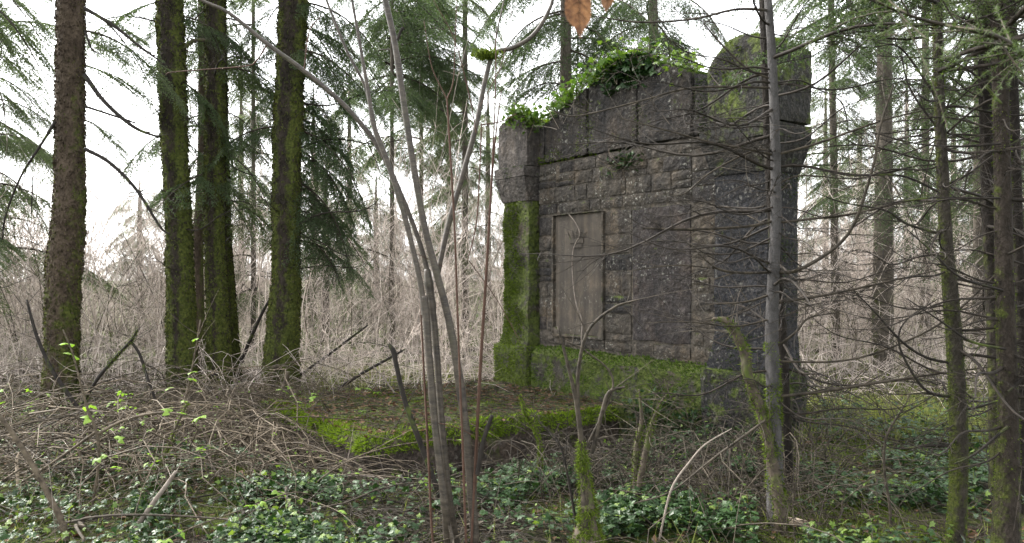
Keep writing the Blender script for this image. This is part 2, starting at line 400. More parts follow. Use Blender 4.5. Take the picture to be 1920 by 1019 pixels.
def grid_box(x0, x1, y0, y1, z0, z1, sx, sy, sz):
    idx = {}; V = []; Q = []
    xs, ys, zs = np.linspace(x0, x1, sx+1), np.linspace(y0, y1, sy+1), np.linspace(z0, z1, sz+1)
    def v(i, j, k):
        if (i, j, k) not in idx: idx[(i, j, k)] = len(V); V.append((xs[i], ys[j], zs[k]))
        return idx[(i, j, k)]
    for i in range(sx):
        for j in range(sy):
            Q.append((v(i, j, 0), v(i, j+1, 0), v(i+1, j+1, 0), v(i+1, j, 0)))
            Q.append((v(i, j, sz), v(i+1, j, sz), v(i+1, j+1, sz), v(i, j+1, sz)))
    for i in range(sx):
        for k in range(sz):
            Q.append((v(i, 0, k), v(i+1, 0, k), v(i+1, 0, k+1), v(i, 0, k+1)))
            Q.append((v(i, sy, k), v(i, sy, k+1), v(i+1, sy, k+1), v(i+1, sy, k)))
    for j in range(sy):
        for k in range(sz):
            Q.append((v(0, j, k), v(0, j, k+1), v(0, j+1, k+1), v(0, j+1, k)))
            Q.append((v(sx, j, k), v(sx, j+1, k), v(sx, j+1, k+1), v(sx, j, k+1)))
    return np.array(V, float), np.array(Q)
def rough_block(x0, x1, y0, y1, z0, z1, seg=.07, amp=.012, warp=None, seed=0., rnd=.015):
    n = lambda a: max(2, int(round(a/seg)))
    V, Q = grid_box(x0, x1, y0, y1, z0, z1, n(x1-x0), n(y1-y0), n(z1-z0))
    cx, cy, cz = (x0+x1)/2, (y0+y1)/2, (z0+z1)/2
    for q, v in enumerate(V):
        e = sum(abs(abs(v[a]-c)-h) < 1e-6 for a, c, h in ((0, cx, (x1-x0)/2), (1, cy, (y1-y0)/2), (2, cz, (z1-z0)/2)))
        wv = v.copy()
        if e >= 2:                                            # knock back worn arrises
            for a, c, h in ((0, cx, (x1-x0)/2), (1, cy, (y1-y0)/2), (2, cz, (z1-z0)/2)):
                if abs(abs(v[a]-c)-h) < 1e-6: wv[a] -= math.copysign(rnd*(.4+.6*abs(nz(v, 5, seed))), v[a]-c)
        if warp is not None: wv = np.array(warp(wv), float)
        for a in range(3):
            wv[a] += amp*(nz(v, 3.5, seed+a*11)+.6*nz(v, 11, seed+a*7))
        V[q] = wv
    return V, Q
def part(name, VQ, m, parent, smooth=True, label=None):
    me = mesh(name, VQ[0], None, VQ[1], smooth)
    if smooth: me.set_sharp_from_angle(angle=math.radians(38))
    o = link(name, me, m, parent)
    if label: o['label'] = label
    return o
def moss_on(VQ, n, mask, mat, parent, ln=.022, wd=.005, droop=.3, name='moss'):
    p, nn = sample_surface(VQ[0], None, VQ[1], n)
    k = mask(p, nn) > rng.random(len(p)); p, nn = p[k], nn[k]
    V, T = blades(p, nn, ln, wd, .6, droop)
    o = link(name, mesh(name, V, T, None, False), mat, parent); o['kind'] = 'stuff'
    return o

uL0, uL1 = 0., U(1003); uR0, uR1 = U(1350), LW
p1a, p1b = U(1040), U(1130); p2a, p2b = U(1185), U(1295)
zPl, zPb, zPt, zC0, zC1, zC2, zB = .54, .72, 2.22, 2.45, 2.76, 2.90, 3.60
zR = 2.90
TB = .40
# rubble wall: a mortar core with single stones set into it
core = part('rubble_wall', rough_block(uL1+.075, uR0+.05, .015, TB, -.5, zR+.02, .10, .006, warp=lambda v: (v[0], .15 if (v[1] < .1 and p2a+.1 < v[0] < p2b-.1 and zPb+.1 < v[2] < zPt-.1) else v[1], v[2]), seed=2.), M['mortar'], mon)
stone_i = 0
def stone(x0, x1, z0, z1, parent, proud=None, mats=None):
    global stone_i; stone_i += 1
    g = .009
    x0 += g; x1 -= g; z0 += g; z1 -= g
    if x1-x0 < .03 or z1-z0 < .03: return
    V, Q = grid_box(x0, x1, .0, .10, z0, z1, 4, 1, 3)
    pr = random.uniform(-.012, .022) if proud is None else proud
    for q, v in enumerate(V):
        fr = v[1] < .05
        ex = min(v[0]-x0, x1-v[0]) < 1e-4; ez = min(v[2]-z0, z1-v[2]) < 1e-4
        if fr:
            if ex or ez: V[q][1] += .006-pr*.3
            else: V[q][1] -= pr*.3+.002+.014*abs(nz(v, 7, stone_i))
        V[q][0] += .012*nz(v, 6, 3+stone_i*.3); V[q][2] += .010*nz(v, 6, 9+stone_i*.3)
    part('stone', (V, Q), random.choice(mats or [M['stone'], M['stone'], M['stone_b'], M['stone_top']]), parent, smooth=False)
def course_fill(x0, x1, z0, z1, hmin, hmax, wmin, wmax, parent, mats=None):
    z = z0
    while z < z1-.03:
        h = random.uniform(hmin, hmax)
        if z1-z-h < hmin*.8: h = z1-z
        x = x0
        while x < x1-.03:
            ww = random.uniform(wmin, wmax)
            if x1-x-ww < wmin*.8: ww = x1-x
            if h > .17 and random.random() < .35 and ww > .2:       # two thin stones beside one tall one
                m_ = z+h*random.uniform(.4, .6)
                stone(x, x+ww, z, m_, parent, None, mats); stone(x, x+ww, m_, z+h, parent, None, mats)
            else: stone(x, x+ww, z, z+h, parent, None, mats)
            x += ww
        z += h
FR = .032
course_fill(uL1+.08, p1a-FR, zPl+.03, zPt, .14, .26, .15, .34, core)
course_fill(p1b+FR, p2a-.012, zPl+.03, zPt, .14, .30, .18, .42, core)
course_fill(p2b+.012, uR0-.01, zPl+.03, zPt, .12, .26, .15, .36, core, [M['stone_b'], M['stone_b'], M['stone']])
course_fill(uL1+.08, p2b+.012, zPt+.03, zR, .12, .24, .16, .44, core)
course_fill(p2b+.012, uR0-.01, zPt, zR, .12, .24, .15, .36, core, [M['stone_b'], M['stone'], M['stone_top']])
course_fill(p1a-FR, p1b+FR, zPl+.03, zPb-FR, .12, .2, .2, .4, core)
course_fill(p2a, p2b, zPl+.03, zPb-.01, .12, .2, .2, .4, core)
# left panel: recessed smooth slab with a moulded frame, coved lower corner and carved coronet
pan = part('inscription_panel', rough_block(p1a+.004, p1b-.004, .004, .12, zPb+.004, zPt-.004, .06, .003, seed=5.), M['panel'], mon, label='smooth brown stone tablet in a moulded frame')
for nm, (a, b, c, d, e) in {'l': (p1a-FR, p1a, zPb-FR, zPt+FR*.4, 0), 'r': (p1b, p1b+FR, zPb-FR, zPt+FR*.4, 0), 'b': (p1a+.002, p1b-.002, zPb-FR, zPb, 0), 't': (p1a+.002, p1b-.002, zPt, zPt+FR*.4, 0)}.items():
    part('panel_frame', rough_block(a, b, -.030, .10, c, d, .05, .004, seed=ord(nm) % 9, rnd=.006), M['stone_b'], pan)
def corner_piece(cx, cz, sx, sz, r):
    n = 7; pts = [(0, 0)]+[(r*math.cos(a), r*math.sin(a)) for a in np.linspace(0, math.pi/2, n)]
    V = [(cx+sx*p[0], y, cz+sz*p[1]) for y in (-.020, .06) for p in pts]; k = len(pts)
    T = [(0, j, j+1) for j in range(1, k-1)]; Qd = [(j, k+j, k+j+1, j+1) for j in range(1, k-1)]
    return np.array(V), np.array(T), np.array(Qd)
for cx_, sx_ in ((p1a, 1), (p1b, -1)):
    V, T, Qd = corner_piece(cx_, zPb, sx_, 1, .085)
    link('corner_cove', mesh('corner_cove', V, T, Qd, False), M['panel'], pan)
cm = MB(); cx = (p1a+p1b)/2-.02; cz = zPt-.36
V, Q = grid_box(cx-.13, cx+.13, -.012, .03, cz, cz+.05, 4, 1, 1); cm.add(V, None, Q)
V, Q = grid_box(cx-.10, cx+.10, -.010, .03, cz-.055, cz-.012, 4, 1, 1); cm.add(V, None, Q)
for k in range(-2, 3):
    bx = cx+k*.058+k*.012; hh = .15-.018*abs(k); lean = k*.022
    V = [(cx+k*.058-.022, .006, cz+.05), (cx+k*.058+.022, .006, cz+.05), (bx+lean-.022, .006, cz+.05+hh*.75), (bx+lean+.022, .006, cz+.05+hh*.75), (bx+lean, .006, cz+.05+hh), (cx+k*.06+lean*.6, -.016, cz+.05+hh*.6), (cx+k*.058, -.012, cz+.05)]
    T = [(0, 6, 5), (0, 5, 2), (6, 1, 5), (1, 3, 5), (2, 5, 4), (3, 4, 5)]; cm.add(V, T)
link('carved_coronet', cm.mesh('carved_coronet', False), M['panel'], pan)
# right panel: spalled surface with a bolt hole
V, Q = rough_block(p2a, p2b, -.008, .16, zPb, zPt, .045, .010, seed=8.)
hc = np.array([p2a+(p2b-p2a)*.47, zPt-.27])
for q, v in enumerate(V):
    if v[1] < .06:
        dd = math.hypot(v[0]-hc[0], (v[2]-hc[1])*.7)
        V[q][1] += .07*math.exp(-(dd/.05)**2)+.018*max(0, nz(v, 9, 4))
part('inscription_panel', (V, Q), M['panel_rough'], mon, label='spalled dark stone tablet with a hole near its top')
# plinth
PL = rough_block(uL1+.075, uR0+.06, -.15, TB, -.55, zPl, .05, .036, warp=lambda v: (v[0], v[1]+(.13*max(0, (v[2]-zPl+.10)/.10) if v[1] < 0 else 0), v[2]), seed=3., rnd=.03)
po = part('plinth', PL, M['mossy_stone'], mon, label='stone plinth thick with green moss')
moss_on(PL, 30000, lambda p, n: np.where((n[:, 1] < .2) & (p[:, 2] > -.25), np.clip(.35+1.1*np.clip(n[:, 2], 0, 1)+.9*fnoise(p, 3.), 0, 1), 0), M['moss_dark'], po, .03, .006, .25)
moss_on(PL, 30000, lambda p, n: np.where((n[:, 1] < .2) & (p[:, 2] > zPl-.5), np.clip(.25+1.1*np.clip(n[:, 2], 0, 1)+1.6*fnoise(p, 5., 3.), 0, 1), 0), M['moss_green'], po, .03, .006, .25)
# pediment: upright slabs under a segmental top
segs = [uL1+.08, U(1022), U(1103), U(1196), U(1300), uR0+.06]
ucen = (uL1+uR0)/2; half = (uR0-uL1)/2+.1
TPX = [U(q) for q in (1000, 1015, 1045, 1080, 1110, 1140, 1175, 1205, 1245, 1290, 1345, 1400, 1450)]
TPZ = [3.34, 3.40, 3.52, 3.66, 3.77, 3.87, 3.93, 3.90, 3.77, 3.62, 3.46, 3.36, 3.30]
def top_z(x): return float(np.interp(x, TPX, TPZ))+.02*noise.noise((x*4, 1, 2))
for k in range(len(segs)-1):
    a, b = segs[k]+.010, segs[k+1]-.010
    VQ = rough_block(a, b, -.015-.012*(k % 2), TB-.03, zR+.024, zR+1., .075, .014,
                     warp=lambda v: (v[0], v[1], zR+.024+(v[2]-zR-.024)*(top_z(v[0])-zR)), seed=20.+k, rnd=.02)
    po = part('pediment_slab', VQ, M['stone_top'], mon)
    moss_on(VQ, 7000, lambda p, n: np.where(n[:, 2] > .35, 1., np.where((fnoise(p, 2.2, 5.) > .33) & (n[:, 1] < 0), .5, 0)), M['moss_dark'] if k > 2 else M['moss'], po, .03, .006, .1)
# piers
def pier(x0, x1, right):
    zB = 3.78 if right else 3.58
    pr = empty_part = bpy.data.objects.new('pier', None); col.objects.link(pr); pr.parent = mon
    pr['label'] = 'near black right hand pier' if right else 'left hand pier with thick green moss on its shaft'
    cx, hw = (x0+x1)/2, (x1-x0)/2
    def flare(v):
        f = 1+ .16*max(0, 1-(v[2]-zPl)/.42)**2 if v[2] > zPl else 1.16
        return (cx+(v[0]-cx)*f, v[1]-(.07*(f-1)/.16 if v[1] < .1 else 0), v[2])
    sh = rough_block(x0, x1, -.10, TB+.02, zPl-.02, zC0+.02, .05, .012 if right else .028, flare, 31.+right)
    so = part('shaft', sh, M['stone_black'] if right else M['pier_shaft'], pr)
    bs = rough_block(cx-hw*1.30, cx+hw*1.30, -.22, TB+.06, -.6, zPl, .07, .02, None, 33.+right, .03)
    bo = part('base', bs, M['mossy_stone'] if not right else M['stone_dark'], pr)
    def splay(v):
        f = 1.02+(.22 if right else .13)*min(1, (v[2]-zC0)/(zC1-zC0)); g = .02+.10*min(1, (v[2]-zC0)/(zC1-zC0))
        return (cx+(v[0]-cx)*f+(.06*right*min(1, (v[2]-zC0)/(zC1-zC0)) if v[0] > cx else 0), v[1]-(g if v[1] < .1 else -.03), v[2])
    cp = rough_block(x0, x1, -.10, TB, zC0, zC1, .06, .004, splay, 35.+right, .005)
    co = part('capital', cp, M['stone_pier'] if not right else M['stone_dark'], pr)
    bd = rough_block(cx-hw*(1.27 if right else 1.18), cx+hw*(1.27+.12 if right else 1.18), -.225, TB+.05, zC1+.003, zC2, .06, .004, None, 37.+right, .006)
    part('capital_band', bd, M['stone_pier'] if not right else M['stone_dark'], co)
    def arch(v):
        t = (v[0]-cx)/(hw*1.16)
        return (v[0], v[1], v[2]-((.30*max(0, -t)**2+.10*max(0, t)**2) if right else .10*t*t)*max(0, (v[2]-zC2)/(zB-zC2)))
    bk = rough_block(cx-hw*1.13, cx+hw*1.13+.10*right, -.165, TB+.04, zC2+.004, zB, .065, .012 if right else .006, arch, 39.+right, .025 if right else .01)
    ko = part('top_block', bk, M['stone_pier'] if not right else M['stone_dark'], pr)
    if not right:
        moss_on(sh, 52000, lambda p, n: np.where(n[:, 1] < .3, np.clip(.95+1.3*fnoise(p, 3.6, 2.)-1.5*np.clip((p[:, 0]-cx)/hw-.1, 0, 1), 0, 1), 0), M['moss'], so, .030, .006)
        moss_on(bs, 24000, lambda p, n: np.where(n[:, 1] < .3, .8, 0), M['moss'], bo, .03, .006)
        moss_on(bk, 6000, lambda p, n: np.where(n[:, 2] > .5, 1., 0), M['moss_bright'], ko, .05, .008, 0)
        moss_on(bd, 4000, lambda p, n: np.where(n[:, 2] > .5, .9, np.where(fnoise(p, 6.) > .15, .5, 0)), M['moss_dark'], co, .02, .005)
    else:
        moss_on(bk, 14000, lambda p, n: np.where(n[:, 2] > .4, 1., np.where(fnoise(p, 2.4) > .15, .35, 0)), M['moss'], ko, .035, .006)
        moss_on(bs, 12000, lambda p, n: np.clip(.5+fnoise(p, 3.), 0, 1), M['moss_dark'], bo, .03, .006)
        moss_on(sh, 9000, lambda p, n: np.where((n[:, 0] > .4) | (p[:, 2] < .9), np.clip(.4+fnoise(p, 3.), 0, 1), 0), M['moss_dark'], so, .03, .006)
    return pr
pier(uL0, uL1, 0); pier(uR0, uR1, 1)

# ------------------------------------------------------------------ stone platform in front of the left half
plat = empty('stone_platform', tuple(to_world((ps_l, -ps_out, -.4))), 'low stone slab platform with mossy edges in front of the monument', 'platform')
plat.rotation_euler = mon.rotation_euler
def platw(v): return v
def in_plat(v): return (np.asarray(v)-np.array([ps_l, -ps_out, -.4]))
psegs = [(ps_l, .55), (.56, 1.30), (1.31, ps_r)]
rows = [(-ps_out, -2.35), (-2.34, -1.3), (-1.29, -.26)]
for a, (x0, x1) in enumerate(psegs):
    for b, (y0, y1) in enumerate(rows):
        VQ = rough_block(x0, x1, y0, y1, -.50, .0+random.uniform(-.03, .02), .065, .045, None, 50+a*3+b, .06)
        VQ = (in_plat(VQ[0]), VQ[1])
        so = part('slab', VQ, M['slab'], plat)
        edge = lambda p, n: np.where(n[:, 2] > .3, np.clip(.22+1.3*fnoise(p, 1.6, 3.)+.7*np.clip((p[:, 0]-(ps_r-ps_l)+.35)/.35, 0, 1)+.7*np.clip(1-p[:, 1]/.5, 0, 1), 0, 1), np.where(p[:, 2] > .25, .35, .0))
        moss_on(VQ, 16000, edge, M['moss'], so, .028, .006, 0)
        if b == 0 or a == 2:
            rim = lambda p, n: np.where((p[:, 2] > .27) & (n[:, 1] < .6), np.clip(1.0*np.maximum(np.clip(1-np.abs(p[:, 0]-(ps_r-ps_l))/.22, 0, 1), np.clip(1-np.abs(p[:, 1])/.30, 0, 1))*(1.1+1.6*fnoise(p, 2.2, 8.)), 0, 1), 0)
            moss_on(VQ, 26000, rim, M['moss_bright'], so, .045, .008, .15)

# ------------------------------------------------------------------ tree parts shared by many trees
def live_branch(seed, L, sag, dens, nlen, far=False):
    r = np.random.default_rng(seed); mb = MB()
    n = 12; t = np.linspace(0, 1, n)
    ax = np.stack([t*L, .06*L*np.sin(t*3+seed), L*(-sag*t**1.6+.10*np.sin(t*math.pi))], 1)
    mb.add(*tubes(ax, .006+.016*(L/2)*(1-t), 4)); segs_p = []; segs_r = []
    ns = int(L*dens)
    for k in range(ns):
        f = .12+.88*(k+r.random())/ns; i = min(int(f*(n-1)), n-2); b = ax[i]+(ax[i+1]-ax[i])*(f*(n-1)-i)
        sd = 1 if k % 2 else -1; l = L*.42*(1-f)**.7*r.uniform(.6, 1.15)+.10
        a = math.radians(r.uniform(45, 70)); dirv = np.array([math.cos(a), sd*math.sin(a), -.15-.35*r.random()])
        u = np.linspace(0, 1, 6)[:, None]; c = b+dirv*l*u+np.array([0, 0, -.40*l])*u**2
        segs_p.append(c); segs_r.append(np.linspace(.004, .0012, 6))
        m = int(l/.036)
        for j in range(m):
            g = .15+.85*(j+r.random())/m; q = c[min(int(g*5), 4)]*(1-(g*5) % 1)+c[min(int(g*5)+1, 5)]*((g*5) % 1) if g < 1 else c[-1]
            s2 = 1 if j % 2 else -1; l2 = (.16*(1-g)+.06)*r.uniform(.6, 1.3)
            d2 = dirv*.75+np.array([-dirv[1], dirv[0], 0])*s2*.75+np.array([0, 0, -.55*r.random()])
            segs_p.append(q+d2*l2*u+np.array([0, 0, -.25*l2])*u**2); segs_r.append(np.full(6, .0012))
    SP, SR = np.array(segs_p), np.array(segs_r)
    mb.add(*tubes(SP[:, ::2] if far else SP, SR[:, ::2] if far else SR, 3))
    # needles along every twig
    p0 = SP[:, :-1].reshape(-1, 3); p1 = SP[:, 1:].reshape(-1, 3); sl = np.linalg.norm(p1-p0, axis=1)
    step = nlen*.36; cnt = np.maximum(1, (sl/step*1.0).astype(int)); idx = np.repeat(np.arange(len(p0)), cnt)
    f = r.random(len(idx))[:, None]; b = p0[idx]*(1-f)+p1[idx]*f; T = norm(p1-p0)[idx]
    side = norm(np.cross(T, r.normal(0, 1, (len(idx), 3))+np.array([0, 0, 1.5])))*np.where(r.random(len(idx)) < .5, 1, -1)[:, None]
    d = norm(T*.65+side+r.normal(0, .25, (len(idx), 3))); wv = norm(np.cross(d, r.normal(0, 1, (len(idx), 3))))*nlen*.17
    ln = nlen*r.uniform(.7, 1.2, (len(idx), 1))
    V = np.stack([b-wv, b+wv, b+d*ln+wv*.4], 1).reshape(-1, 3)
    mb.add(V, np.arange(len(V)).reshape(-1, 3), None, 1)
    return mb
LIVE = [live_branch(k, L, sg, 17, .036).mesh('branch') for k, (L, sg) in enumerate([(1.5, .25), (1.9, .38), (2.3, .30), (1.2, .15), (2.0, .55)])]
LIVEM = {}
def live_mesh(i, key):
    if (i, key) not in LIVEM:
        me = LIVE[i].copy(); me.materials.append(M['dead']); me.materials.append(M[key]); LIVEM[(i, key)] = me
    return LIVEM[(i, key)]
def dead_branch(seed, L, curl, ntw):
    r = np.random.default_rng(100+seed); mb = MB(); n = 14; t = np.linspace(0, 1, n)
    ax = np.stack([t*L, .10*L*np.sin(t*r.uniform(2, 5)+r.uniform(0, 6))*t, L*(curl*t**2-.10*t+.03*np.sin(t*9+seed))], 1)
    mb.add(*tubes(ax, .0095*(1-t)*(L/1.4)+.0022, 5))
    tw = []; tr = []
    for k in range(ntw):
        f = r.uniform(.12, .97); i = min(int(f*(n-1)), n-2); b = ax[i]; l = r.uniform(.08, .42)*L*(1.1-f*.6)
        d = norm(np.array([r.uniform(.3, 1.), r.normal(0, .8), r.normal(-.05, .45)])); u = np.linspace(0, 1, 6)[:, None]
        c = b+d*l*u+r.normal(0, .18, 3)*l*u**2; tw.append(c); tr.append(np.linspace(.0032, .0011, 6))
        for j in range(r.integers(0, 4)):
            q = c[r.integers(1, 5)]; d3 = norm(d+r.normal(0, .6, 3)); l3 = l*r.uniform(.2, .55)
            tw.append(q+d3*l3*u+r.normal(0, .2, 3)*l3*u**2); tr.append(np.linspace(.0022, .0009, 6))
    mb.add(*tubes(np.array(tw), np.array(tr), 3)); return mb
DEADB = [dead_branch(k, L, c, n).mesh('dead_branch') for k, (L, c, n) in enumerate([(1.1, .10, 12), (1.5, -.08, 18), (1.8, .16, 22), (.8, .0, 8), (1.3, .25, 16), (2.1, .02, 24)])]
M['dead_net'] = wood_mat('dead_spruce_twigs', (0.0127, 0.0100, 0.0074), (0.0464, 0.0359, 0.0269))
for me in DEADB: me.materials.append(M['dead_net'])

def put_branch(me, name, tree, tloc, p, az, pitch, sc):
    return link(name, me, None, tree, tuple(np.asarray(p)-np.asarray(tloc)), (random.uniform(-.25, .25), -pitch, az), (sc, sc, sc))

def trunk_tree(name, label, cat, pts, d, m, top=9., group=None, sides=28, amp=.11, nscale=7., moss_n=0, moss_mat='moss', moss_ln=.022, flare=True, rings=150, wf=1.):
    """conifer with a trunk traced down the picture, carried on up above the frame"""
    pts = [tuple(p) for p in pts]
    x0, y0, w0 = pts[0][:3]
    Pt, R = trace(pts, d, rings); R = R*wf
    gz = float(H(Pt[-1][0], Pt[-1][1])); base = Pt[-1].copy(); 
    if base[2] > gz-.05: ext = np.array([[base[0], base[1], gz-.12]]); Pt = np.concatenate([Pt, ext]); R = np.concatenate([R, [R[-1]*1.15]])
    if Pt[0][2] < top:
        k = 14; zz = np.linspace(top, Pt[0][2], k, endpoint=False)
        dx = (Pt[0]-Pt[6])/(Pt[0][2]-Pt[6][2])
        up = np.stack([Pt[0][0]+dx[0]*.4*(zz-Pt[0][2]), Pt[0][1]+0*zz, zz], 1); ru = R[0]*(.12+.88*(1-(zz-Pt[0][2])/(top-Pt[0][2])))
        Pt = np.concatenate([up, Pt]); R = np.concatenate([ru, R])
    Pt, R = Pt[::-1], R[::-1]
    t = empty(name, (float(Pt[0][0]), float(Pt[0][1]), gz), label, cat, group); tl = np.array(t.location)
    V, F3, F4 = rough_tube(Pt, R, sides, amp, nscale, seed=float(x0)*.37)
    o = link('trunk', mesh('trunk', V-tl, F3, F4), M[m], t)
    if moss_n > 10000:
        p, nn = sample_surface(V, F3, F4, 9000); kk = p[:, 2] < 6.5; p, nn = p[kk], nn[kk]
        V2, T2 = blades(p-tl, norm(nn*.35+np.array([0, 0, -.8])), .030, .015, .35, 0)
        q = link('bark_scales', mesh('bark_scales', V2+np.repeat(nn, 3, 0)*.006, T2, None, False), M[m], t); q['kind'] = 'stuff'
    if moss_n:
        p, nn = sample_surface(V, F3, F4, moss_n)
        k = (p[:, 2] < 6.5) & (np.clip(-.35+1.25*np.abs(nn[:, 0])+1.1*fnoise(p, 2.2, x0*.1)-.05*p[:, 2], 0, 1) > rng.random(len(p)))  # shoots gather on the flanks, keeping the painted shaded centre dark
        V2, T2 = blades(p[k]-tl, nn[k], moss_ln, .005, .6, .5)
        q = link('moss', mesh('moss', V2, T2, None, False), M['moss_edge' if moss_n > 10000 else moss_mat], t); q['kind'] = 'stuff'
    return t, tl, Pt, R
def at_z(Pt, z):
    i = int(np.argmin(np.abs(Pt[:, 2]-z))); return Pt[i]
def add_live(t, tl, Pt, n, z0, z1, az0=0, az1=360, sc=(.7, 1.2), key='needle', pitch=(-.45, .15), kinds=(0, 1, 2, 3, 4)):
    for k in range(n):
        z = z0+(z1-z0)*(k+random.random())/n
        az = math.radians(random.uniform(az0, az1))
        put_branch(live_mesh(random.choice(kinds), key), 'branch', t, tl, at_z(Pt, z), az, random.uniform(*pitch), random.uniform(*sc))
def add_dead(t, tl, Pt, n, z0, z1, az0=0, az1=360, sc=(.6, 1.1), pitch=(-.3, .3)):
    for k in range(n):
        z = z0+(z1-z0)*(k+random.random())/n
        put_branch(random.choice(DEADB), 'dead_branch', t, tl, at_z(Pt, z), math.radians(random.uniform(az0, az1)), random.uniform(*pitch), random.uniform(*sc))
def traced_branches(t, tl, lst, d, m='dead', name='dead_branch', n=22, tw=6):
    for pts in lst:
        Pt, R = trace(pts, d, n); R = np.maximum(R*(.70 if d < 6 else .9), .0012); mb = MB(); mb.add(*tubes(Pt-tl, R, 6))
        tws = []; trs = []
        L = np.linalg.norm(Pt[-1]-Pt[0])
        for k in range(int(tw*max(.5, L))):
            i = random.randrange(3, n-1); dv = norm(Pt[min(i+1, n-1)]-Pt[i-1]); l = random.uniform(.08, .40)
            dd = norm(dv*random.uniform(.4, 1.)+rng.normal(0, .5, 3)); u = np.linspace(0, 1, 6)[:, None]
            tws.append(Pt[i]-tl+dd*l*u+rng.normal(0, .15, 3)*l*u**2); trs.append(np.linspace(max(.0016, R[i]*.45), .0009, 6))
        if tws: mb.add(*tubes(np.array(tws), np.array(trs), 3))
        link(name, mb.mesh(name), M[m], t)

# ------------------------------------------------------------------ the big mossy trunks on the left
t, tl, Pt, R = trunk_tree('spruce_tree', 'big brown leaning spruce trunk farthest left, mossy at its foot', 'tree',
    [(133, 0, 52), (132, 100, 54), (131, 250, 56), (130, 400, 60), (122, 480, 68), (117, 560, 66), (116, 680, 64), (112, 770, 78)], 9.5, 'bark_a', 11, wf=.88, moss_n=16000, moss_ln=.020)
traced_branches(t, tl, [[(158, 15, 9), (215, 50, 8), (265, 90, 6), (300, 115, 4)], [(160, 60, 5), (172, 92, 4), (190, 103, 2)],
    [(158, 140, 10), (195, 190, 9), (250, 238, 8), (298, 258, 5)], [(160, 200, 6), (215, 218, 5), (255, 232, 3)],
    [(160, 280, 9), (205, 305, 8), (255, 355, 7), (300, 425, 5), (318, 440, 3)], [(104, 228, 7), (78, 270, 6), (40, 330, 5), (12, 400, 4), (4, 450, 3)],
    [(62, 330, 3), (58, 410, 2)]], 9.3, 'dead_dark', 'dead_branch', tw=5)
add_live(t, tl, Pt, 6, 5.6, 9, sc=(.8, 1.2))
add_live(t, tl, Pt, 4, 3.4, 5.2, 20, 120, sc=(.5, .8), key='needle_far')
t, tl, Pt, R = trunk_tree('spruce_tree', 'thick moss covered spruce trunk with ivy at its left edge', 'tree',
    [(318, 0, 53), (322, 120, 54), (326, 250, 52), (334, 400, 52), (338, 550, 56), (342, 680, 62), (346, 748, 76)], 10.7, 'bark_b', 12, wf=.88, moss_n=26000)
add_live(t, tl, Pt, 7, 2.6, 5.6, 10, 170, sc=(.35, .7), key='needle', pitch=(-.5, -.1))
add_live(t, tl, Pt, 8, 5.4, 10, sc=(.7, 1.1)); add_dead(t, tl, Pt, 16, 1.6, 5.5, sc=(.4, .9))
T2 = (t, tl, Pt)
t, tl, Pt, R = trunk_tree('spruce_tree', 'thin olive trunk half hidden behind the two mossy spruces', 'tree',
    [(380, 0, 18), (381, 150, 18), (380, 300, 18), (372, 450, 19), (374, 600, 20), (376, 700, 24)], 12.6, 'bark_a', 11, moss_n=7000)
add_live(t, tl, Pt, 12, 3.2, 10, sc=(.6, 1.), key='needle')
t, tl, Pt, R = trunk_tree('spruce_tree', 'straight mossy spruce trunk in the middle of the left group', 'tree',
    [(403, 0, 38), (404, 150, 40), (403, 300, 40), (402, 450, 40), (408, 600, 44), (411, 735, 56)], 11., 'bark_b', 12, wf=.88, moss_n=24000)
add_live(t, tl, Pt, 9, 2.5, 5.6, 0, 150, sc=(.4, .8), key='needle_y', pitch=(-.5, -.1))
add_live(t, tl, Pt, 7, 5.5, 10, sc=(.7, 1.2)); add_dead(t, tl, Pt, 12, 1.8, 5.5, sc=(.4, .9))
traced_branches(t, tl, [[(396, 76, 8), (360, 78, 8), (335, 105, 7), (318, 125, 6), (285, 133, 3)]], 10.7, 'dead_moss', 'mossy_branch', tw=4)
t, tl, Pt, R = trunk_tree('spruce_tree', 'slim green mossed trunk leaning out behind the middle spruce', 'tree',
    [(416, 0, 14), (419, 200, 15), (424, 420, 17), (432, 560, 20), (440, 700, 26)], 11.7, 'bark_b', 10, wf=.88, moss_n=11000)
add_live(t, tl, Pt, 8, 3., 9, sc=(.6, .9))
t, tl, Pt, R = trunk_tree('spruce_tree', 'stout dark moss edged spruce trunk nearest to the platform', 'tree',
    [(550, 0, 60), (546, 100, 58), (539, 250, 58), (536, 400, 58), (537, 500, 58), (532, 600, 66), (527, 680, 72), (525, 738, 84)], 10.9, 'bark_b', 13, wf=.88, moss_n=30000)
add_live(t, tl, Pt, 24, 2.1, 5.6, -30, 95, sc=(.55, 1.0), key='needle', pitch=(-.65, -.15))
add_live(t, tl, Pt, 5, 3.2, 5.6, 110, 190, sc=(.4, .7), key='needle', pitch=(-.5, -.1))
add_live(t, tl, Pt, 9, 5.6, 10, sc=(.8, 1.2)); add_dead(t, tl, Pt, 22, 1.7, 5.5, sc=(.5, 1.))

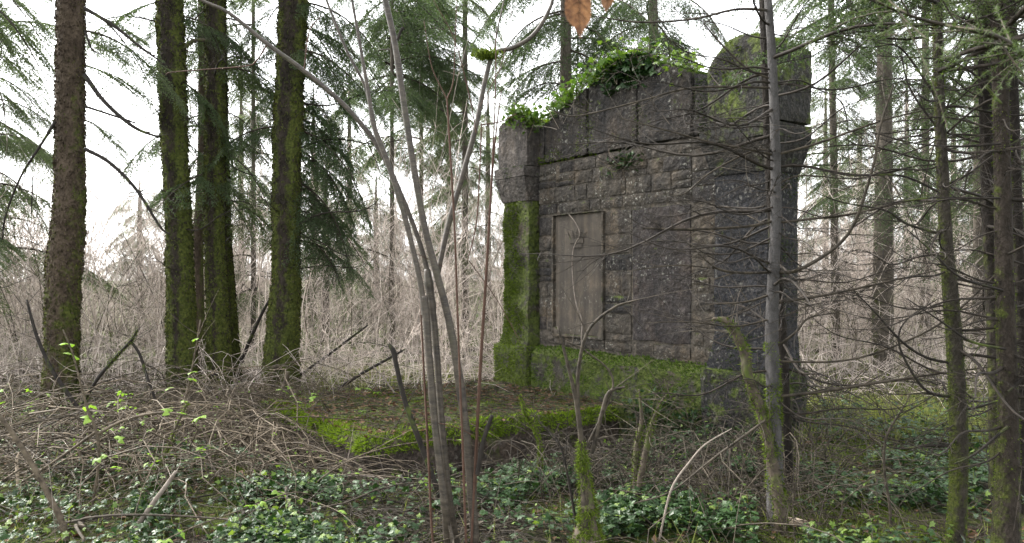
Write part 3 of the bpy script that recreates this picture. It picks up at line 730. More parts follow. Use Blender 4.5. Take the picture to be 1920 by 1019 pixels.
# ------------------------------------------------------------------ conifers behind
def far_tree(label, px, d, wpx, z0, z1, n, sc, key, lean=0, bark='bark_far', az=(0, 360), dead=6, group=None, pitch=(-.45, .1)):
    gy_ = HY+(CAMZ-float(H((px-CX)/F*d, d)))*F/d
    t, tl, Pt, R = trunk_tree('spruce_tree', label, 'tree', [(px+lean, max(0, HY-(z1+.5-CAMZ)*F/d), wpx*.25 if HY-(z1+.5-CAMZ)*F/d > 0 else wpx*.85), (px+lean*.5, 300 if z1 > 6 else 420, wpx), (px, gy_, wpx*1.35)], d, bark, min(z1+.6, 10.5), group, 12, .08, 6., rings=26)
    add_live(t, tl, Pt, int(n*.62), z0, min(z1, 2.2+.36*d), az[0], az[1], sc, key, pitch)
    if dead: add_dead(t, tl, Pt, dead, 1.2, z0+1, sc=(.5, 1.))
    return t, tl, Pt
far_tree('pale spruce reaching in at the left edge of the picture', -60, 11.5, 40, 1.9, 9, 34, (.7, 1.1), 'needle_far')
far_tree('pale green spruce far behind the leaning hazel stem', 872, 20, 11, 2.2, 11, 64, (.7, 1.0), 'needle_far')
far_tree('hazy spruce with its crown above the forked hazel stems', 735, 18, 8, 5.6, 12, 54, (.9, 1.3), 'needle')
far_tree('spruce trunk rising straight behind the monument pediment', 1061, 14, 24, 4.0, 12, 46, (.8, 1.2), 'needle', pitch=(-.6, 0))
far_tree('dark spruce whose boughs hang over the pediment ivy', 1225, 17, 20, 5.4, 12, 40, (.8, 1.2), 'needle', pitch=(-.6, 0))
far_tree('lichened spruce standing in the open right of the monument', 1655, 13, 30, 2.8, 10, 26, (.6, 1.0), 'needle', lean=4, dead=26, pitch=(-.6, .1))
far_tree('thin spruce just right of the black pier', 1568, 14.5, 13, 3.2, 9, 30, (.6, .9), 'needle_far', lean=-10, dead=20)
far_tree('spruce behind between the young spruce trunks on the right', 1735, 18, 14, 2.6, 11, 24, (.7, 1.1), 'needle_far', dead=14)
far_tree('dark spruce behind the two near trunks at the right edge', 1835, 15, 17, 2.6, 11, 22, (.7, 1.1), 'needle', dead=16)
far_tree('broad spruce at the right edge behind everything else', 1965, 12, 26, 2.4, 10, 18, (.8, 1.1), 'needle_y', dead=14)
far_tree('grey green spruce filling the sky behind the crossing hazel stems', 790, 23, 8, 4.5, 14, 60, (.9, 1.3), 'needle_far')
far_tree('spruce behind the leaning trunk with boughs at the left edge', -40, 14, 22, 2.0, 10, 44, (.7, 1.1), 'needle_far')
FARL = ['in the open gap left of the mossy trunks', 'between the middle and the stout mossy trunk', 'just right of the stout dark trunk', 'left of the forked hazel stems', 'short, behind the forked hazel stems', 'between the upright and the leaning hazel stem', 'close beside the left pier', 'immediately right of the monument', 'just left of the lichened spruce', 'just right of the lichened spruce', 'behind the slim green footed trunk', 'behind the reddish brown trunk']
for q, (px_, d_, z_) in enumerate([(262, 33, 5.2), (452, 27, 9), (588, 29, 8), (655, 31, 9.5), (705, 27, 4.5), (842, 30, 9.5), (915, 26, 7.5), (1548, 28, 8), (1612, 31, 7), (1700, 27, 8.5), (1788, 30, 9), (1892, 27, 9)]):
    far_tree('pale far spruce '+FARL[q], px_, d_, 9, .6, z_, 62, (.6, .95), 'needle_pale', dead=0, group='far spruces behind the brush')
far_tree('low bushy spruce far back left of the stout dark trunk', 475, 17, 8, .9, 8, 46, (.6, .9), 'needle_far')
far_tree('low spruce seen between the stout trunk and the hazel', 610, 19, 12, .8, 3.6, 26, (.6, .9), 'needle_far')

# ------------------------------------------------------------------ near young spruces on the right
t, tl, Pt, R = trunk_tree('young_spruce', 'slender smooth grey sapling in front of the black pier', 'tree',
    [(1440, 0, 19), (1447, 100, 21), (1453, 250, 24), (1455, 400, 26), (1451, 500, 28), (1447, 620, 32), (1449, 700, 34), (1452, 850, 38), (1455, 990, 46)], 5., 'bark_grey', 6, wf=.76, sides=16, amp=.03, nscale=12, moss_n=0)
traced_branches(t, tl, [
    [(1450, 165, 6), (1300, 165, 6, 4.9), (1200, 190, 5, 4.8), (1080, 218, 4, 4.8), (1030, 205, 2, 4.75)],
    [(1450, 291, 7), (1406, 281, 6, 4.9), (1332, 267, 5, 4.85), (1225, 238, 4, 4.8), (1159, 221, 2, 4.8)],
    [(1450, 283, 6), (1410, 284, 5, 4.95), (1332, 324, 5, 4.9), (1282, 364, 4, 4.85), (1240, 366, 2, 4.85)],
    [(1450, 415, 9), (1400, 425, 8, 4.95), (1300, 430, 7, 4.9), (1205, 428, 3, 4.85)],
    [(1450, 511, 8), (1390, 512, 8, 4.95), (1345, 504, 6, 4.9), (1310, 476, 3, 4.85)],
    [(1345, 504, 4, 4.9), (1270, 498, 4, 4.85), (1185, 507, 2, 4.8)],
    [(1448, 552, 7), (1400, 566, 6, 4.95), (1345, 571, 3, 4.9)],
    [(1448, 598, 6), (1380, 612, 5, 4.9), (1290, 604, 4, 4.8), (1205, 606, 2, 4.8)],
    [(1458, 290, 8), (1530, 270, 7, 4.9), (1650, 228, 5, 4.8), (1740, 205, 2, 4.8)],
    [(1458, 418, 8), (1530, 410, 7, 4.9), (1605, 400, 6, 4.85), (1735, 373, 4, 4.8), (1850, 374, 2, 4.8)],
    [(1455, 512, 10), (1505, 503, 10, 4.9), (1590, 440, 9, 4.8), (1635, 320, 8, 4.7), (1650, 240, 7, 4.7), (1675, 160, 4, 4.7)],
    [(1455, 568, 10), (1562, 551, 8, 4.9), (1680, 525, 6, 4.8), (1766, 505, 3, 4.8)],
    [(1452, 653, 8), (1490, 625, 7, 4.9), (1516, 597, 6, 4.9), (1567, 587, 3, 4.85)],
    [(1452, 745, 9), (1530, 736, 9, 4.9), (1608, 724, 8, 4.8), (1725, 706, 6, 4.7), (1858, 688, 3, 4.6)],
    [(1452, 678, 7), (1567, 678, 6, 4.9), (1654, 658, 6, 4.8), (1771, 602, 6, 4.7), (1878, 505, 4, 4.6)],
    [(1445, 20, 8), (1380, 18, 7, 4.9), (1300, 36, 6, 4.9), (1200, 42, 5, 4.8), (1110, 30, 2, 4.8)],
    [(1450, 150, 6), (1400, 128, 6), (1345, 75, 5), (1318, 42, 3)],
    [(1450, 350, 5), (1500, 330, 4), (1600, 335, 3), (1690, 320, 2)],
    ], 5., 'dead', n=26, tw=11)
add_dead(t, tl, Pt, 26, .7, 3.3, sc=(.45, .85)); add_dead(t, tl, Pt, 14, 1.6, 2.9, 150, 230, sc=(.5, .9))
mv, mt = [], []
Pm, Rm = trace([(1447, 640, 33), (1449, 700, 36), (1452, 850, 41), (1455, 990, 50)], 5., 24)
V, F3, F4 = tubes(Pm, Rm*.79, 14); p, nn = sample_surface(V, None, F4, 7000)
k = (np.clip(.3+fnoise(p, 6.)*1.3, 0, 1) > rng.random(len(p))); V2, T2_ = blades(p[k]-tl, nn[k], .016, .004, .6, .4)
tag(link('moss', mesh('moss', V2, T2_, None, False), M['moss'], t), kind='stuff')
t, tl, Pt, R = trunk_tree('young_spruce', 'dark slim trunk close behind the grey sapling', 'tree',
    [(1432, 0, 22), (1437, 150, 23), (1443, 300, 25), (1452, 450, 27), (1464, 620, 30), (1471, 780, 32), (1474, 922, 38)], 5.9, 'bark_dark', 7, wf=.78, sides=14, amp=.06, nscale=10)
add_dead(t, tl, Pt, 30, .5, 3.4, sc=(.5, .95)); add_live(t, tl, Pt, 3, 3.9, 6, sc=(.5, .8))
t, tl, Pt, R = trunk_tree('young_spruce', 'slim green footed spruce trunk, left one of the near right pair', 'tree',
    [(1757, 0, 20), (1760, 150, 21), (1766, 300, 24), (1774, 450, 27), (1783, 560, 32), (1793, 700, 34), (1798, 850, 37), (1793, 1019, 38)], 4.6, 'bark_thin', 6, wf=.87, sides=16, amp=.05, nscale=12, moss_n=9000, moss_ln=.010)
traced_branches(t, tl, [
    [(1765, 440, 8), (1700, 420, 7), (1660, 395, 6), (1580, 380, 4), (1530, 362, 2)],
    [(1770, 365, 7), (1690, 330, 6), (1600, 330, 4), (1540, 320, 2)],
    [(1790, 745, 9), (1740, 735, 8), (1705, 690, 7), (1685, 640, 6), (1700, 600, 4), (1760, 560, 2)],
    [(1785, 682, 9), (1735, 670, 8), (1690, 640, 7), (1640, 585, 5), (1600, 545, 3)],
    [(1790, 770, 8), (1830, 765, 7), (1870, 752, 5)], [(1795, 838, 9), (1740, 836, 8), (1690, 842, 5), (1665, 838, 3)],
    [(1768, 350, 7), (1810, 330, 6), (1880, 280, 5), (1930, 255, 3)], [(1760, 190, 7), (1690, 92, 5), (1640, 88, 3)],
    [(1765, 250, 7), (1720, 190, 6), (1700, 150, 5), (1690, 100, 3)]], 4.6, 'dead_dark', n=22, tw=9)
add_dead(t, tl, Pt, 40, .5, 3.3, sc=(.4, .9)); add_live(t, tl, Pt, 4, 3.0, 4.4, sc=(.4, .7), key='needle_y')
t, tl, Pt, R = trunk_tree('young_spruce', 'reddish brown spruce trunk, nearest at the right edge', 'tree',
    [(1871, 0, 32), (1878, 250, 33), (1881, 400, 35), (1884, 550, 38), (1888, 680, 40), (1890, 800, 43), (1886, 1019, 58)], 4.35, 'bark_red', 6.5, wf=.87, sides=16, amp=.05, nscale=12, moss_n=6000, moss_ln=.012)
traced_branches(t, tl, [
    [(1875, 372, 7), (1800, 372, 6), (1740, 372, 5), (1640, 385, 3)], [(1880, 545, 8), (1800, 520, 6), (1745, 470, 5), (1700, 430, 3)],
    [(1885, 655, 8), (1820, 640, 7), (1760, 600, 5), (1700, 560, 3)], [(1890, 735, 7), (1930, 700, 6), (1980, 690, 4)],
    [(1890, 800, 8), (1830, 850, 6), (1790, 870, 3)], [(1876, 270, 7), (1800, 275, 6), (1720, 270, 4), (1640, 250, 2)],
    [(1878, 195, 7), (1820, 135, 6), (1760, 112, 4), (1640, 105, 2)]], 4.3, 'dead_dark', n=22, tw=9)
add_dead(t, tl, Pt, 40, .5, 3.2, sc=(.4, .9))
add_live(t, tl, Pt, 4, 3.0, 4.4, sc=(.4, .7), key='needle_y')
# near bough reaching over the right corner of the view
P3 = [np.array([2.70, 4.35, 2.95]), np.array([2.30, 3.3, 2.86]), P(1960, 95, 2.7), P(1850, 62, 2.55), P(1740, 40, 2.5), P(1640, 5, 2.5)]
c = curve(P3, 24); mb = MB(); mb.add(*tubes(c-tl, np.linspace(.016, .003, 24), 6)); tws, trs, nd = [], [], []
for k in range(34):
    i = random.randrange(9, 23); l = random.uniform(.12, .45); dd = norm(np.array([random.uniform(-1, .1), random.uniform(-.5, .7), random.uniform(-.35, .45)])); u = np.linspace(0, 1, 6)[:, None]
    q = c[i]-tl+dd*l*u+rng.normal(0, .22, 3)*l*u**2+np.array([0, 0, -.2*l])*u**2; tws.append(q); trs.append(np.linspace(.0035, .001, 6))
mb.add(*tubes(np.array(tws), np.array(trs), 4))
for q in tws:
    if random.random() < .75:
        n = 130; f = rng.random(n)*5; i0 = np.minimum(f.astype(int), 4); b = q[i0]*(1-(f-i0))[:, None]+q[i0+1]*(f-i0)[:, None]; Tn = norm(q[-1]-q[0])
        dn = norm(Tn*.6+rng.normal(0, .7, (n, 3))); wv = norm(np.cross(dn, rng.normal(0, 1, (n, 3))))*.0016
        V = np.stack([b-wv, b+wv, b+dn*.020], 1).reshape(-1, 3); mb.add(V, np.arange(n*3).reshape(-1, 3), None, 1)
link('near_bough', mb.mesh('near_bough'), [M['dead'], M['needle_y']], t)
t, tl, Pt, R = trunk_tree('young_spruce', 'dark trunk just behind the reddish brown one', 'tree',
    [(1844, 0, 24), (1850, 250, 24), (1856, 450, 25), (1866, 650, 28), (1874, 870, 34)], 5.6, 'bark_dark', 7.5, sides=14, amp=.06, nscale=10)
add_dead(t, tl, Pt, 32, .5, 3.8, sc=(.5, .95)); add_live(t, tl, Pt, 6, 3.3, 5, sc=(.5, .8))
t, tl, Pt, R = trunk_tree('young_spruce', 'dark trunk cut by the right edge of the picture', 'tree',
    [(1896, 0, 16), (1904, 300, 18), (1911, 500, 20), (1914, 700, 24), (1907, 940, 32)], 5.4, 'bark_dark', 7, sides=14, amp=.06, nscale=10)
add_dead(t, tl, Pt, 28, .5, 3.4, sc=(.5, .9)); add_live(t, tl, Pt, 5, 3.2, 5, sc=(.5, .8), key='needle_y')

# ------------------------------------------------------------------ hazel with many stems in the middle foreground
hz = empty('hazel_tree', (float(P(868, 0, 4.35)[0]), 4.35, float(H(-.27, 4.35))), 'grey many stemmed hazel rising from the foreground in the middle', 'tree'); hl = np.array(hz.location)
def stem(pts, d, name='stem', m='hazel', n=40, sides=12, knob=True, amp=.035):
    Pt, R = trace(pts, d, n); R = R*.51
    if knob:
        for k in range(n):
            R[k] *= 1+.05*noise.noise((k*.9, pts[0][0], 0))+(.12 if random.random() < .10 else 0)
    V, F3, F4 = rough_tube(Pt, R, sides, amp, 20, pts[0][0])
    return link(name, mesh(name, V-hl, F3, F4), M[m], hz)
stem([(858, 1085, 34, 4.35), (841, 1019, 31, 4.33), (834, 945, 29), (816, 800, 27), (804, 660, 27), (799, 590, 27), (795, 555, 25)], 4.28)
stem([(872, 1085, 30, 4.40), (856, 1019, 28, 4.40), (842, 930, 25), (829, 800, 24), (820, 680, 25), (814, 610, 26), (808, 560, 30), (803, 525, 32), (801, 505, 22)], 4.36)
stem([(796, 590, 24), (786, 520, 20), (757, 400, 20), (725, 300, 20), (702, 240, 19), (690, 170, 15), (676, 90, 12), (660, 0, 10), (640, -120, 8)], 4.28)
stem([(806, 580, 22), (803, 520, 20), (785, 450, 17), (748, 355, 17), (722, 300, 18), (695, 255, 18), (640, 192, 17), (562, 127, 17), (500, 82, 15), (430, 25, 13), (372, -2, 11), (250, -70, 7)], 4.36)
stem([(704, 255, 10), (685, 165, 11), (650, 95, 10), (612, 0, 9), (580, -90, 6)], 4.33)
stem([(880, 1085, 40, 4.35), (890, 1019, 33, 4.34), (886, 950, 32), (875, 820, 32), (858, 690, 30), (838, 585, 27), (815, 500, 26), (795, 420, 24), (775, 310, 24), (755, 180, 23), (740, 80, 22), (722, 0, 22), (690, -140, 18)], 4.33)
stem([(818, 530, 18), (830, 470, 20), (845, 405, 20), (870, 320, 20), (893, 235, 19), (912, 140, 18), (928, 100, 16), (962, 90, 16), (1000, 66, 16), (1028, 22, 14), (1040, -20, 13), (1060, -160, 9)], 4.45)
stem([(926, 105, 7), (932, 60, 6), (945, 0, 5), (960, -80, 3)], 4.45, 'twig')
stem([(745, 75, 9), (752, 58, 12), (757, 52, 11)], 4.3, 'stub', 'dead_dark', 8, 8)
stem([(895, 890, 17), (905, 832, 17), (917, 795, 15), (923, 779, 14)], 4.28, 'stub', 'dead_dark', 14, 10)
stem([(843, 985, 14), (850, 1019, 15), (862, 1075, 16)], 4.25, 'stem', 'hazel', 10, 8)
for pts in ([(788, 560, 5), (795, 700, 8), (803, 850, 9), (812, 1019, 9), (830, 1085, 10)],
            [(838, 186, 6), (845, 300, 8), (852, 420, 8), (857, 560, 8), (862, 700, 8), (868, 850, 9), (874, 1019, 9), (878, 1085, 9)],
            [(838, 186, 5), (815, 140, 4), (806, 110, 3), (795, 40, 2)], [(838, 186, 5), (850, 150, 4), (854, 60, 3), (858, -30, 2)],
            [(940, 170, 4), (925, 300, 7), (913, 500, 9), (902, 680, 10), (893, 850, 10), (889, 1019, 10), (884, 1085, 10)],
            [(930, 60, 3), (928, 200, 5), (918, 400, 7), (908, 560, 8), (897, 740, 9), (884, 1019, 9), (880, 1085, 9)],
            [(903, 232, 5), (899, 330, 5), (893, 420, 5), (876, 492, 3)], [(798, 790, 4), (850, 800, 4), (890, 818, 3)],
            [(900, 235, 5), (940, 228, 5), (968, 214, 4)], [(880, 490, 3), (930, 560, 3), (975, 640, 2)],
            [(830, 500, 3), (790, 480, 3), (760, 470, 2)], [(570, 130, 4), (580, 60, 5), (602, 30, 3)], [(500, 85, 5), (480, 115, 6), (455, 125, 5), (330, 135, 4), (310, 140, 2)],
            [(893, 250, 4), (880, 180, 4), (850, 70, 3), (800, -20, 2)], [(900, 200, 3), (940, 120, 3), (960, 20, 2)]):
    stem(pts, 4.30+random.uniform(-.06, .06), 'shoot', 'shoot', 30, 6, False)
# moss cushion in the fork
p = P(912, 103, 4.43)+rng.normal(0, 1, (900, 3))*np.array([.035, .02, .012]); V, T = blades(p-hl, norm(rng.normal(0, 1, (900, 3))+[0, 0, .6]), .02, .004, .5, 0)
tag(link('moss', mesh('moss', V, T, None, False), M['moss'], hz), kind='stuff')
# a twig that carries the hanging dead leaf
tp = np.array([P(1060, -160, 4.45), P(1080, -260, 3.6), P(1090, -250, 2.4), P(1092, -160, 1.6), P(1092, -95, 1.5)])
c = curve(tp, 24); V, F3, F4 = tubes(c-hl, np.linspace(.010, .0016, 24), 6); link('twig', mesh('twig', V, None, F4), M['shoot'], hz)
def big_leaf(px, py, d, wpx, hpx, bend, yaw):
    # lobed dry leaf hanging from its stalk, tip down
    prof = [(0, 0), (.15, .25), (.35, .42), (.55, .47), (.68, .48), (.78, .40), (.86, .20), (.94, .08), (1., 0.)]
    L = hpx/F*d; W = wpx/F*d; V = []; T = []
    for q, (t_, wd) in enumerate(prof):
        y = bend*math.sin(t_*2.6)*L
        V += [(-wd*W, y+.18*wd*W, -t_*L), (0, y-.01*L, -t_*L), (wd*W, y+.22*wd*W, -t_*L)]
    Q = []
    for q in range(len(prof)-1):
        a = q*3; Q += [(a, a+1, a+4, a+3), (a+1, a+2, a+5, a+4)]
    V = np.array(V); cs, sn = math.cos(yaw), math.sin(yaw); V = np.stack([V[:, 0]*cs-V[:, 1]*sn, V[:, 0]*sn+V[:, 1]*cs, V[:, 2]], 1)
    return V, np.array(Q)
for lab, a in (('larger orange brown dead leaf hanging at the top edge', (1092, -95, 1.5, 56, 165, .12, .25)), ('small dead leaf tip beside the larger hanging leaf', (1132, -70, 1.48, 30, 92, .2, -.5))):
    V, Q = big_leaf(*a); lo = P(a[0], a[1], a[2])
    mb = MB(); mb.add(V, None, Q)
    if a[0] != 1092: st = np.array([P(1092, -95, 1.5)-lo, (P(1092, -95, 1.5)-lo)*.5+[0, 0, .01], [0, 0, 0]])
    else: st = np.array([[0, 0, .02], [0, 0, .01], [0, 0, -.01]])
    mb.add(*tubes(curve(st, 6), np.full(6, .0012), 5))
    Vm = V.reshape(-1, 3, 3); rib = curve(Vm[:, 1]+np.array([0, -.0012, 0]), 14); mb.add(*tubes(rib, np.linspace(.0011, .0004, 14), 5), m=1)
    for q in range(1, 6):
        for e in (0, 2): mb.add(*tubes(curve([Vm[q-1, 1]+[0, -.001, 0], (Vm[q-1, 1]+Vm[q, e])/2+[0, -.0012, 0], Vm[q, e]+[0, -.001, 0]], 5), np.linspace(.0006, .0003, 5), 4), m=1)
    tag(link('dead_leaf', mb.mesh('dead_leaf'), [M['orange'], M['litter']], None, tuple(lo)), lab, 'leaf', 'dead leaves hanging at the top edge')

# ------------------------------------------------------------------ snags, mossy saplings, fallen branches: each its own thing
def branch_thing(name, label, cat, pts, d, m, n=30, sides=8, amp=.06, tw=0, twm=None, mossn=0, group=None, leaves=0, mossm='moss', extra=(), moss_ln=.02, leafm='fresh'):
    Pt, R = trace(pts, d, n)
    R = R*(.62 if max(q[2] for q in pts) < 14 else .80)
    lowest = Pt[int(np.argmin(Pt[:, 2]))]
    g = float(H(lowest[0], lowest[1]))
    root = empty(name, (float(lowest[0]), float(lowest[1]), float(min(lowest[2], g+.3))), label, cat, group); rl = np.array(root.location)
    V, F3, F4 = rough_tube(Pt, R, sides, amp, 16, pts[0][0])
    mb = MB(); mb.add(V-rl, F3, F4)
    link('stem', mb.mesh('stem'), M[m], root)
    allp = [(Pt, R)]
    for e in extra:
        Pe, Re = trace(e, d, 20); V, F3, F4 = rough_tube(Pe, Re, 6, amp, 16, e[0][0]); link('side_branch', mesh('side_branch', V-rl, F3, F4), M[m], root); allp.append((Pe, Re))
    if tw:
        tws, trs = [], []
        for k in range(int(tw*2.2)):
            Pq, Rq = random.choice(allp); i = random.randrange(2, len(Pq)-1); l = random.uniform(.05, .45); u = np.linspace(0, 1, 6)[:, None]
            dd = norm(norm(Pq[i]-Pq[i-1])*.3+rng.normal(0, .6, 3)+[0, 0, .2]); tws.append(Pq[i]-rl+dd*l*u+rng.normal(0, .2, 3)*l*u**2); trs.append(np.linspace(.003, .001, 6))
        V, _, F4 = tubes(np.array(tws), np.array(trs), 4); tag(link('twigs', mesh('twigs', V, None, F4), M[twm or m], root), kind='stuff')
    if mossn:
        mb2 = MB()
        for Pq, Rq in allp: mb2.add(*tubes(Pq, Rq, 8))
        V, a, b, _ = mb2.data(); p, nn = sample_surface(V, a, b, mossn); k = np.clip(.55+1.2*fnoise(p, 5., pts[0][0]), 0, 1) > rng.random(mossn)
        V2, T2 = blades(p[k]-rl, nn[k], moss_ln, .0045, .7, .6); tag(link('moss', mesh('moss', V2, T2, None, False), M[mossm], root), kind='stuff')
    for k in range(leaves):
        Pq, Rq = random.choice(allp); i = random.randrange(4, len(Pq))
        link('leaf', LEAF3, None, root, tuple(Pq[min(i, len(Pq)-1)]-rl), (random.uniform(-.6, .6), random.uniform(-.6, .6), random.uniform(0, 6.28)), (random.uniform(.7, 1.3),)*3)
    return root
# a fresh three-part leaf shared by canes and saplings
lv = []; lt = []
for a in (-1.1, 0, 1.1):
    b = len(lv); l, w_ = .058, .020
    for t_, wd, zz in ((.15, 0, 0), (.35, .8, .004), (.6, 1, .0), (.85, .6, -.006), (1.1, 0, -.012)):
        for s in ((-1, 1) if wd else (0,)):
            x, y = t_*l, s*wd*w_; lv.append((x*math.cos(a)-y*math.sin(a), x*math.sin(a)+y*math.cos(a), zz+.006*abs(s)*wd))
    lt += [(b, b+2, b+1), (b+1, b+2, b+4), (b+1, b+4, b+3), (b+3, b+4, b+6), (b+3, b+6, b+5), (b+5, b+6, b+7)]
LEAF3 = mesh('leaf', lv, lt, None); LEAF3.materials.append(M['fresh'])

branch_thing('dead_snag', 'broken dark snag leaning left behind the hazel stems', 'dead branch', [(833, 955, 15), (808, 885, 13), (782, 815, 13), (760, 755, 12), (744, 690, 11), (738, 660, 13), (728, 645, 7)], 5.5, 'dead_dark', tw=3)
branch_thing('cut_stump', 'small cut stub with a pale top at the foot of the stout trunk', 'stump', [(527, 748, 14), (533, 725, 12), (538, 708, 11), (541, 697, 12)], 9.6, 'dead_moss', 12, 8)
branch_thing('mossy_sapling', 'sapling with a thick bright green moss boot in the foreground', 'sapling',
    [(1104, 1060, 60), (1103, 1000, 46), (1099, 930, 30), (1094, 870, 18), (1088, 810, 13), (1080, 750, 11), (1066, 690, 8), (1046, 612, 5)], 4.65, 'dead', 34, 10, .06, 8, 'dead', 0,
    extra=([(1083, 760, 8), (1085, 690, 7), (1103, 620, 6), (1150, 578, 5), (1192, 563, 3)], [(1110, 850, 8), (1130, 770, 8), (1143, 735, 7), (1172, 726, 4)], [(1094, 850, 5), (1150, 720, 4), (1100, 660, 3), (1060, 640, 2)]))
sp = bpy.data.objects[-1] if False else [o for o in col.objects if o.name.startswith('mossy_sapling')][-1]; spl = np.array(sp.location)
Pq, Rq = trace([(1104, 1075, 84), (1103, 1015, 52), (1101, 960, 30), (1097, 905, 19), (1093, 860, 13), (1089, 825, 9)], 4.65, 40); V, F3, F4 = rough_tube(Pq, Rq, 16, .45, 16, 3.)
link('moss_boot', mesh('moss_boot', V-spl, F3, F4), M['dead_moss'], sp)
p, nn = sample_surface(V, None, F4, 16000); k = np.clip(.5+1.6*fnoise(p, 14.), 0, 1) > rng.random(len(p)); V2, T2 = blades(p[k]-spl, nn[k], .028, .0035, .7, .7); tag(link('moss', mesh('moss', V2, T2, None, False), M['moss'], sp), kind='stuff')
branch_thing('bent_snag', 'crooked mossy dead stem hooked over in front of the plinth', 'dead branch',
    [(1466, 1010, 36), (1459, 930, 28), (1444, 850, 24), (1430, 780, 26), (1404, 712, 23), (1396, 660, 26), (1378, 622, 20), (1362, 602, 15), (1336, 598, 5)], 4.95, 'dead_moss', 60, 14, .34, 26, 'dead', 4200, moss_ln=.026)
for lab, pts, d in (('mossy twisted shoot left of the bent snag', [(1188, 960, 16), (1192, 900, 14), (1194, 840, 14), (1203, 790, 10), (1198, 730, 4)], 5.4),
                    ('mossy forked shoot leaning right in the undergrowth', [(1192, 950, 14), (1206, 870, 15), (1222, 800, 13), (1236, 760, 6), (1250, 740, 3)], 5.35),
                    ('short mossy stem by the platform corner right of the hazel', [(1013, 880, 12), (1012, 830, 10), (1000, 800, 8), (985, 775, 6), (975, 740, 4)], 6.1)):
    branch_thing('mossy_shoot', lab, 'dead branch', pts, d, 'dead_moss', 24, 8, .12, 14, 'dead', 2600)
branch_thing('dead_branch', 'pale silver dead branch curving up through the ivy', 'dead branch', [(1230, 1040, 8), (1242, 985, 7), (1260, 915, 7), (1292, 868, 6), (1322, 834, 5), (1372, 804, 3)], 4.75, 'dead_pale', 26, 7)
branch_thing('dead_branch', 'long brown dead branch slanting up to the bent snag', 'dead branch', [(1188, 945, 4), (1258, 922, 5), (1335, 862, 7), (1402, 813, 8), (1436, 788, 8)], 4.9, 'dead', 26, 7, tw=8)
branch_thing('dead_branch', 'dark curved twig standing beside the moss booted sapling', 'dead branch', [(1082, 1000, 8), (1075, 950, 8), (1062, 880, 7), (1052, 840, 5), (1040, 815, 3)], 4.7, 'dead_dark', 20, 6, tw=5)
branch_thing('dead_branch', 'thin dead stem curving up left of the near right trunks', 'dead branch', [(1672, 1020, 10), (1668, 950, 9), (1658, 880, 8), (1662, 820, 8), (1690, 770, 6), (1700, 755, 4)], 4.8, 'dead', 26, 7, tw=14)
branch_thing('dead_branch', 'brown branch lying on the ground left of the hazel', 'dead branch', [(560, 902, 7, 6.3), (640, 893, 9, 6.35), (710, 896, 8, 6.3), (735, 915, 5, 6.1)], 6.3, 'dead_pale', 22, 7, tw=4)
branch_thing('dead_branch', 'grey branch standing obliquely out of the ivy at lower left', 'dead branch', [(228, 1040, 14), (255, 990, 12), (290, 940, 11), (318, 902, 10), (330, 884, 7)], 4.9, 'dead_pale', 20, 8, tw=3)
branch_thing('dead_branch', 'dark dead limb leaning at the foot of the leaning trunk', 'dead branch', [(152, 775, 13), (125, 735, 13), (98, 695, 12), (72, 640, 10), (60, 600, 9), (50, 562, 6)], 7.4, 'dead_dark', 24, 8, tw=8)
branch_thing('dead_branch', 'mossy dead limb crossing the gap between the left trunks', 'dead branch', [(148, 770, 10), (180, 715, 11), (215, 672, 11), (245, 640, 10), (258, 618, 6)], 7.7, 'dead_dark', 24, 8, tw=8, mossn=1200)
branch_thing('dead_branch', 'drooping dead limb right of the crossing limb, bare and dark', 'dead branch', [(245, 640, 8), (262, 665, 9), (275, 705, 9), (292, 752, 8)], 7.8, 'dead_dark', 20, 8, tw=5)
branch_thing('dead_branch', 'fallen pole leaning behind the middle mossy trunks', 'dead branch', [(452, 680, 12), (470, 635, 11), (498, 575, 9), (520, 545, 6)], 11.6, 'dead_dark', 16, 7)
branch_thing('dead_branch', 'dark fallen pole right of the stout trunk', 'dead branch', [(560, 705, 9), (610, 670, 8), (660, 632, 7), (690, 610, 4)], 11.8, 'dead_dark', 16, 7, tw=5)
branch_thing('dead_branch', 'longer dark fallen pole rising towards the hazel', 'dead branch', [(625, 735, 10), (680, 700, 9), (730, 672, 8), (760, 655, 5)], 10.6, 'dead_dark', 16, 7, tw=5)
branch_thing('dead_branch', 'thin pale stick propped behind the platform', 'dead branch', [(742, 740, 5), (720, 710, 5), (700, 688, 4)], 9.6, 'dead_pale', 10, 5)
branch_thing('sapling', 'pale bare sapling bending in from the lower left corner', 'sapling', [(128, 1040, 16), (118, 985, 15), (92, 930, 13), (58, 868, 12), (25, 815, 11), (-15, 762, 9)], 4.75, 'bramble', 26, 8, tw=5)
branch_thing('sapling', 'thin crooked sapling with fresh leaves near the left trunk', 'sapling', [(150, 1030, 9), (172, 950, 9), (185, 870, 9), (182, 815, 10), (165, 770, 8), (150, 715, 6), (135, 660, 5), (118, 618, 3)], 5.3, 'bramble', 30, 8, leaves=9, tw=6,
             extra=([(182, 815, 7), (230, 790, 6), (290, 775, 5), (345, 778, 4), (400, 790, 3)], [(180, 810, 6), (110, 860, 5), (40, 905, 4)]))
branch_thing('ivy_clad_sapling', 'dead stem wrapped in small ivy leaves at lower left', 'plant', [(258, 975, 9), (285, 905, 9), (310, 850, 9), (330, 800, 8), (352, 755, 6)], 5.7, 'dead_moss', 26, 8, mossn=900)
branch_thing('sapling', 'straight pale twig rising in front of the ivy edged trunk', 'sapling', [(340, 790, 5), (352, 730, 5), (366, 660, 5), (376, 600, 4)], 7., 'bramble', 20, 6, leaves=4, tw=4)
branch_thing('log', 'short orange brown broken log lying at lower right', 'log', [(1462, 978, 24, 5.1), (1490, 981, 25, 5.12), (1522, 986, 20, 5.14)], 5.12, 'white', 12, 9, .12)
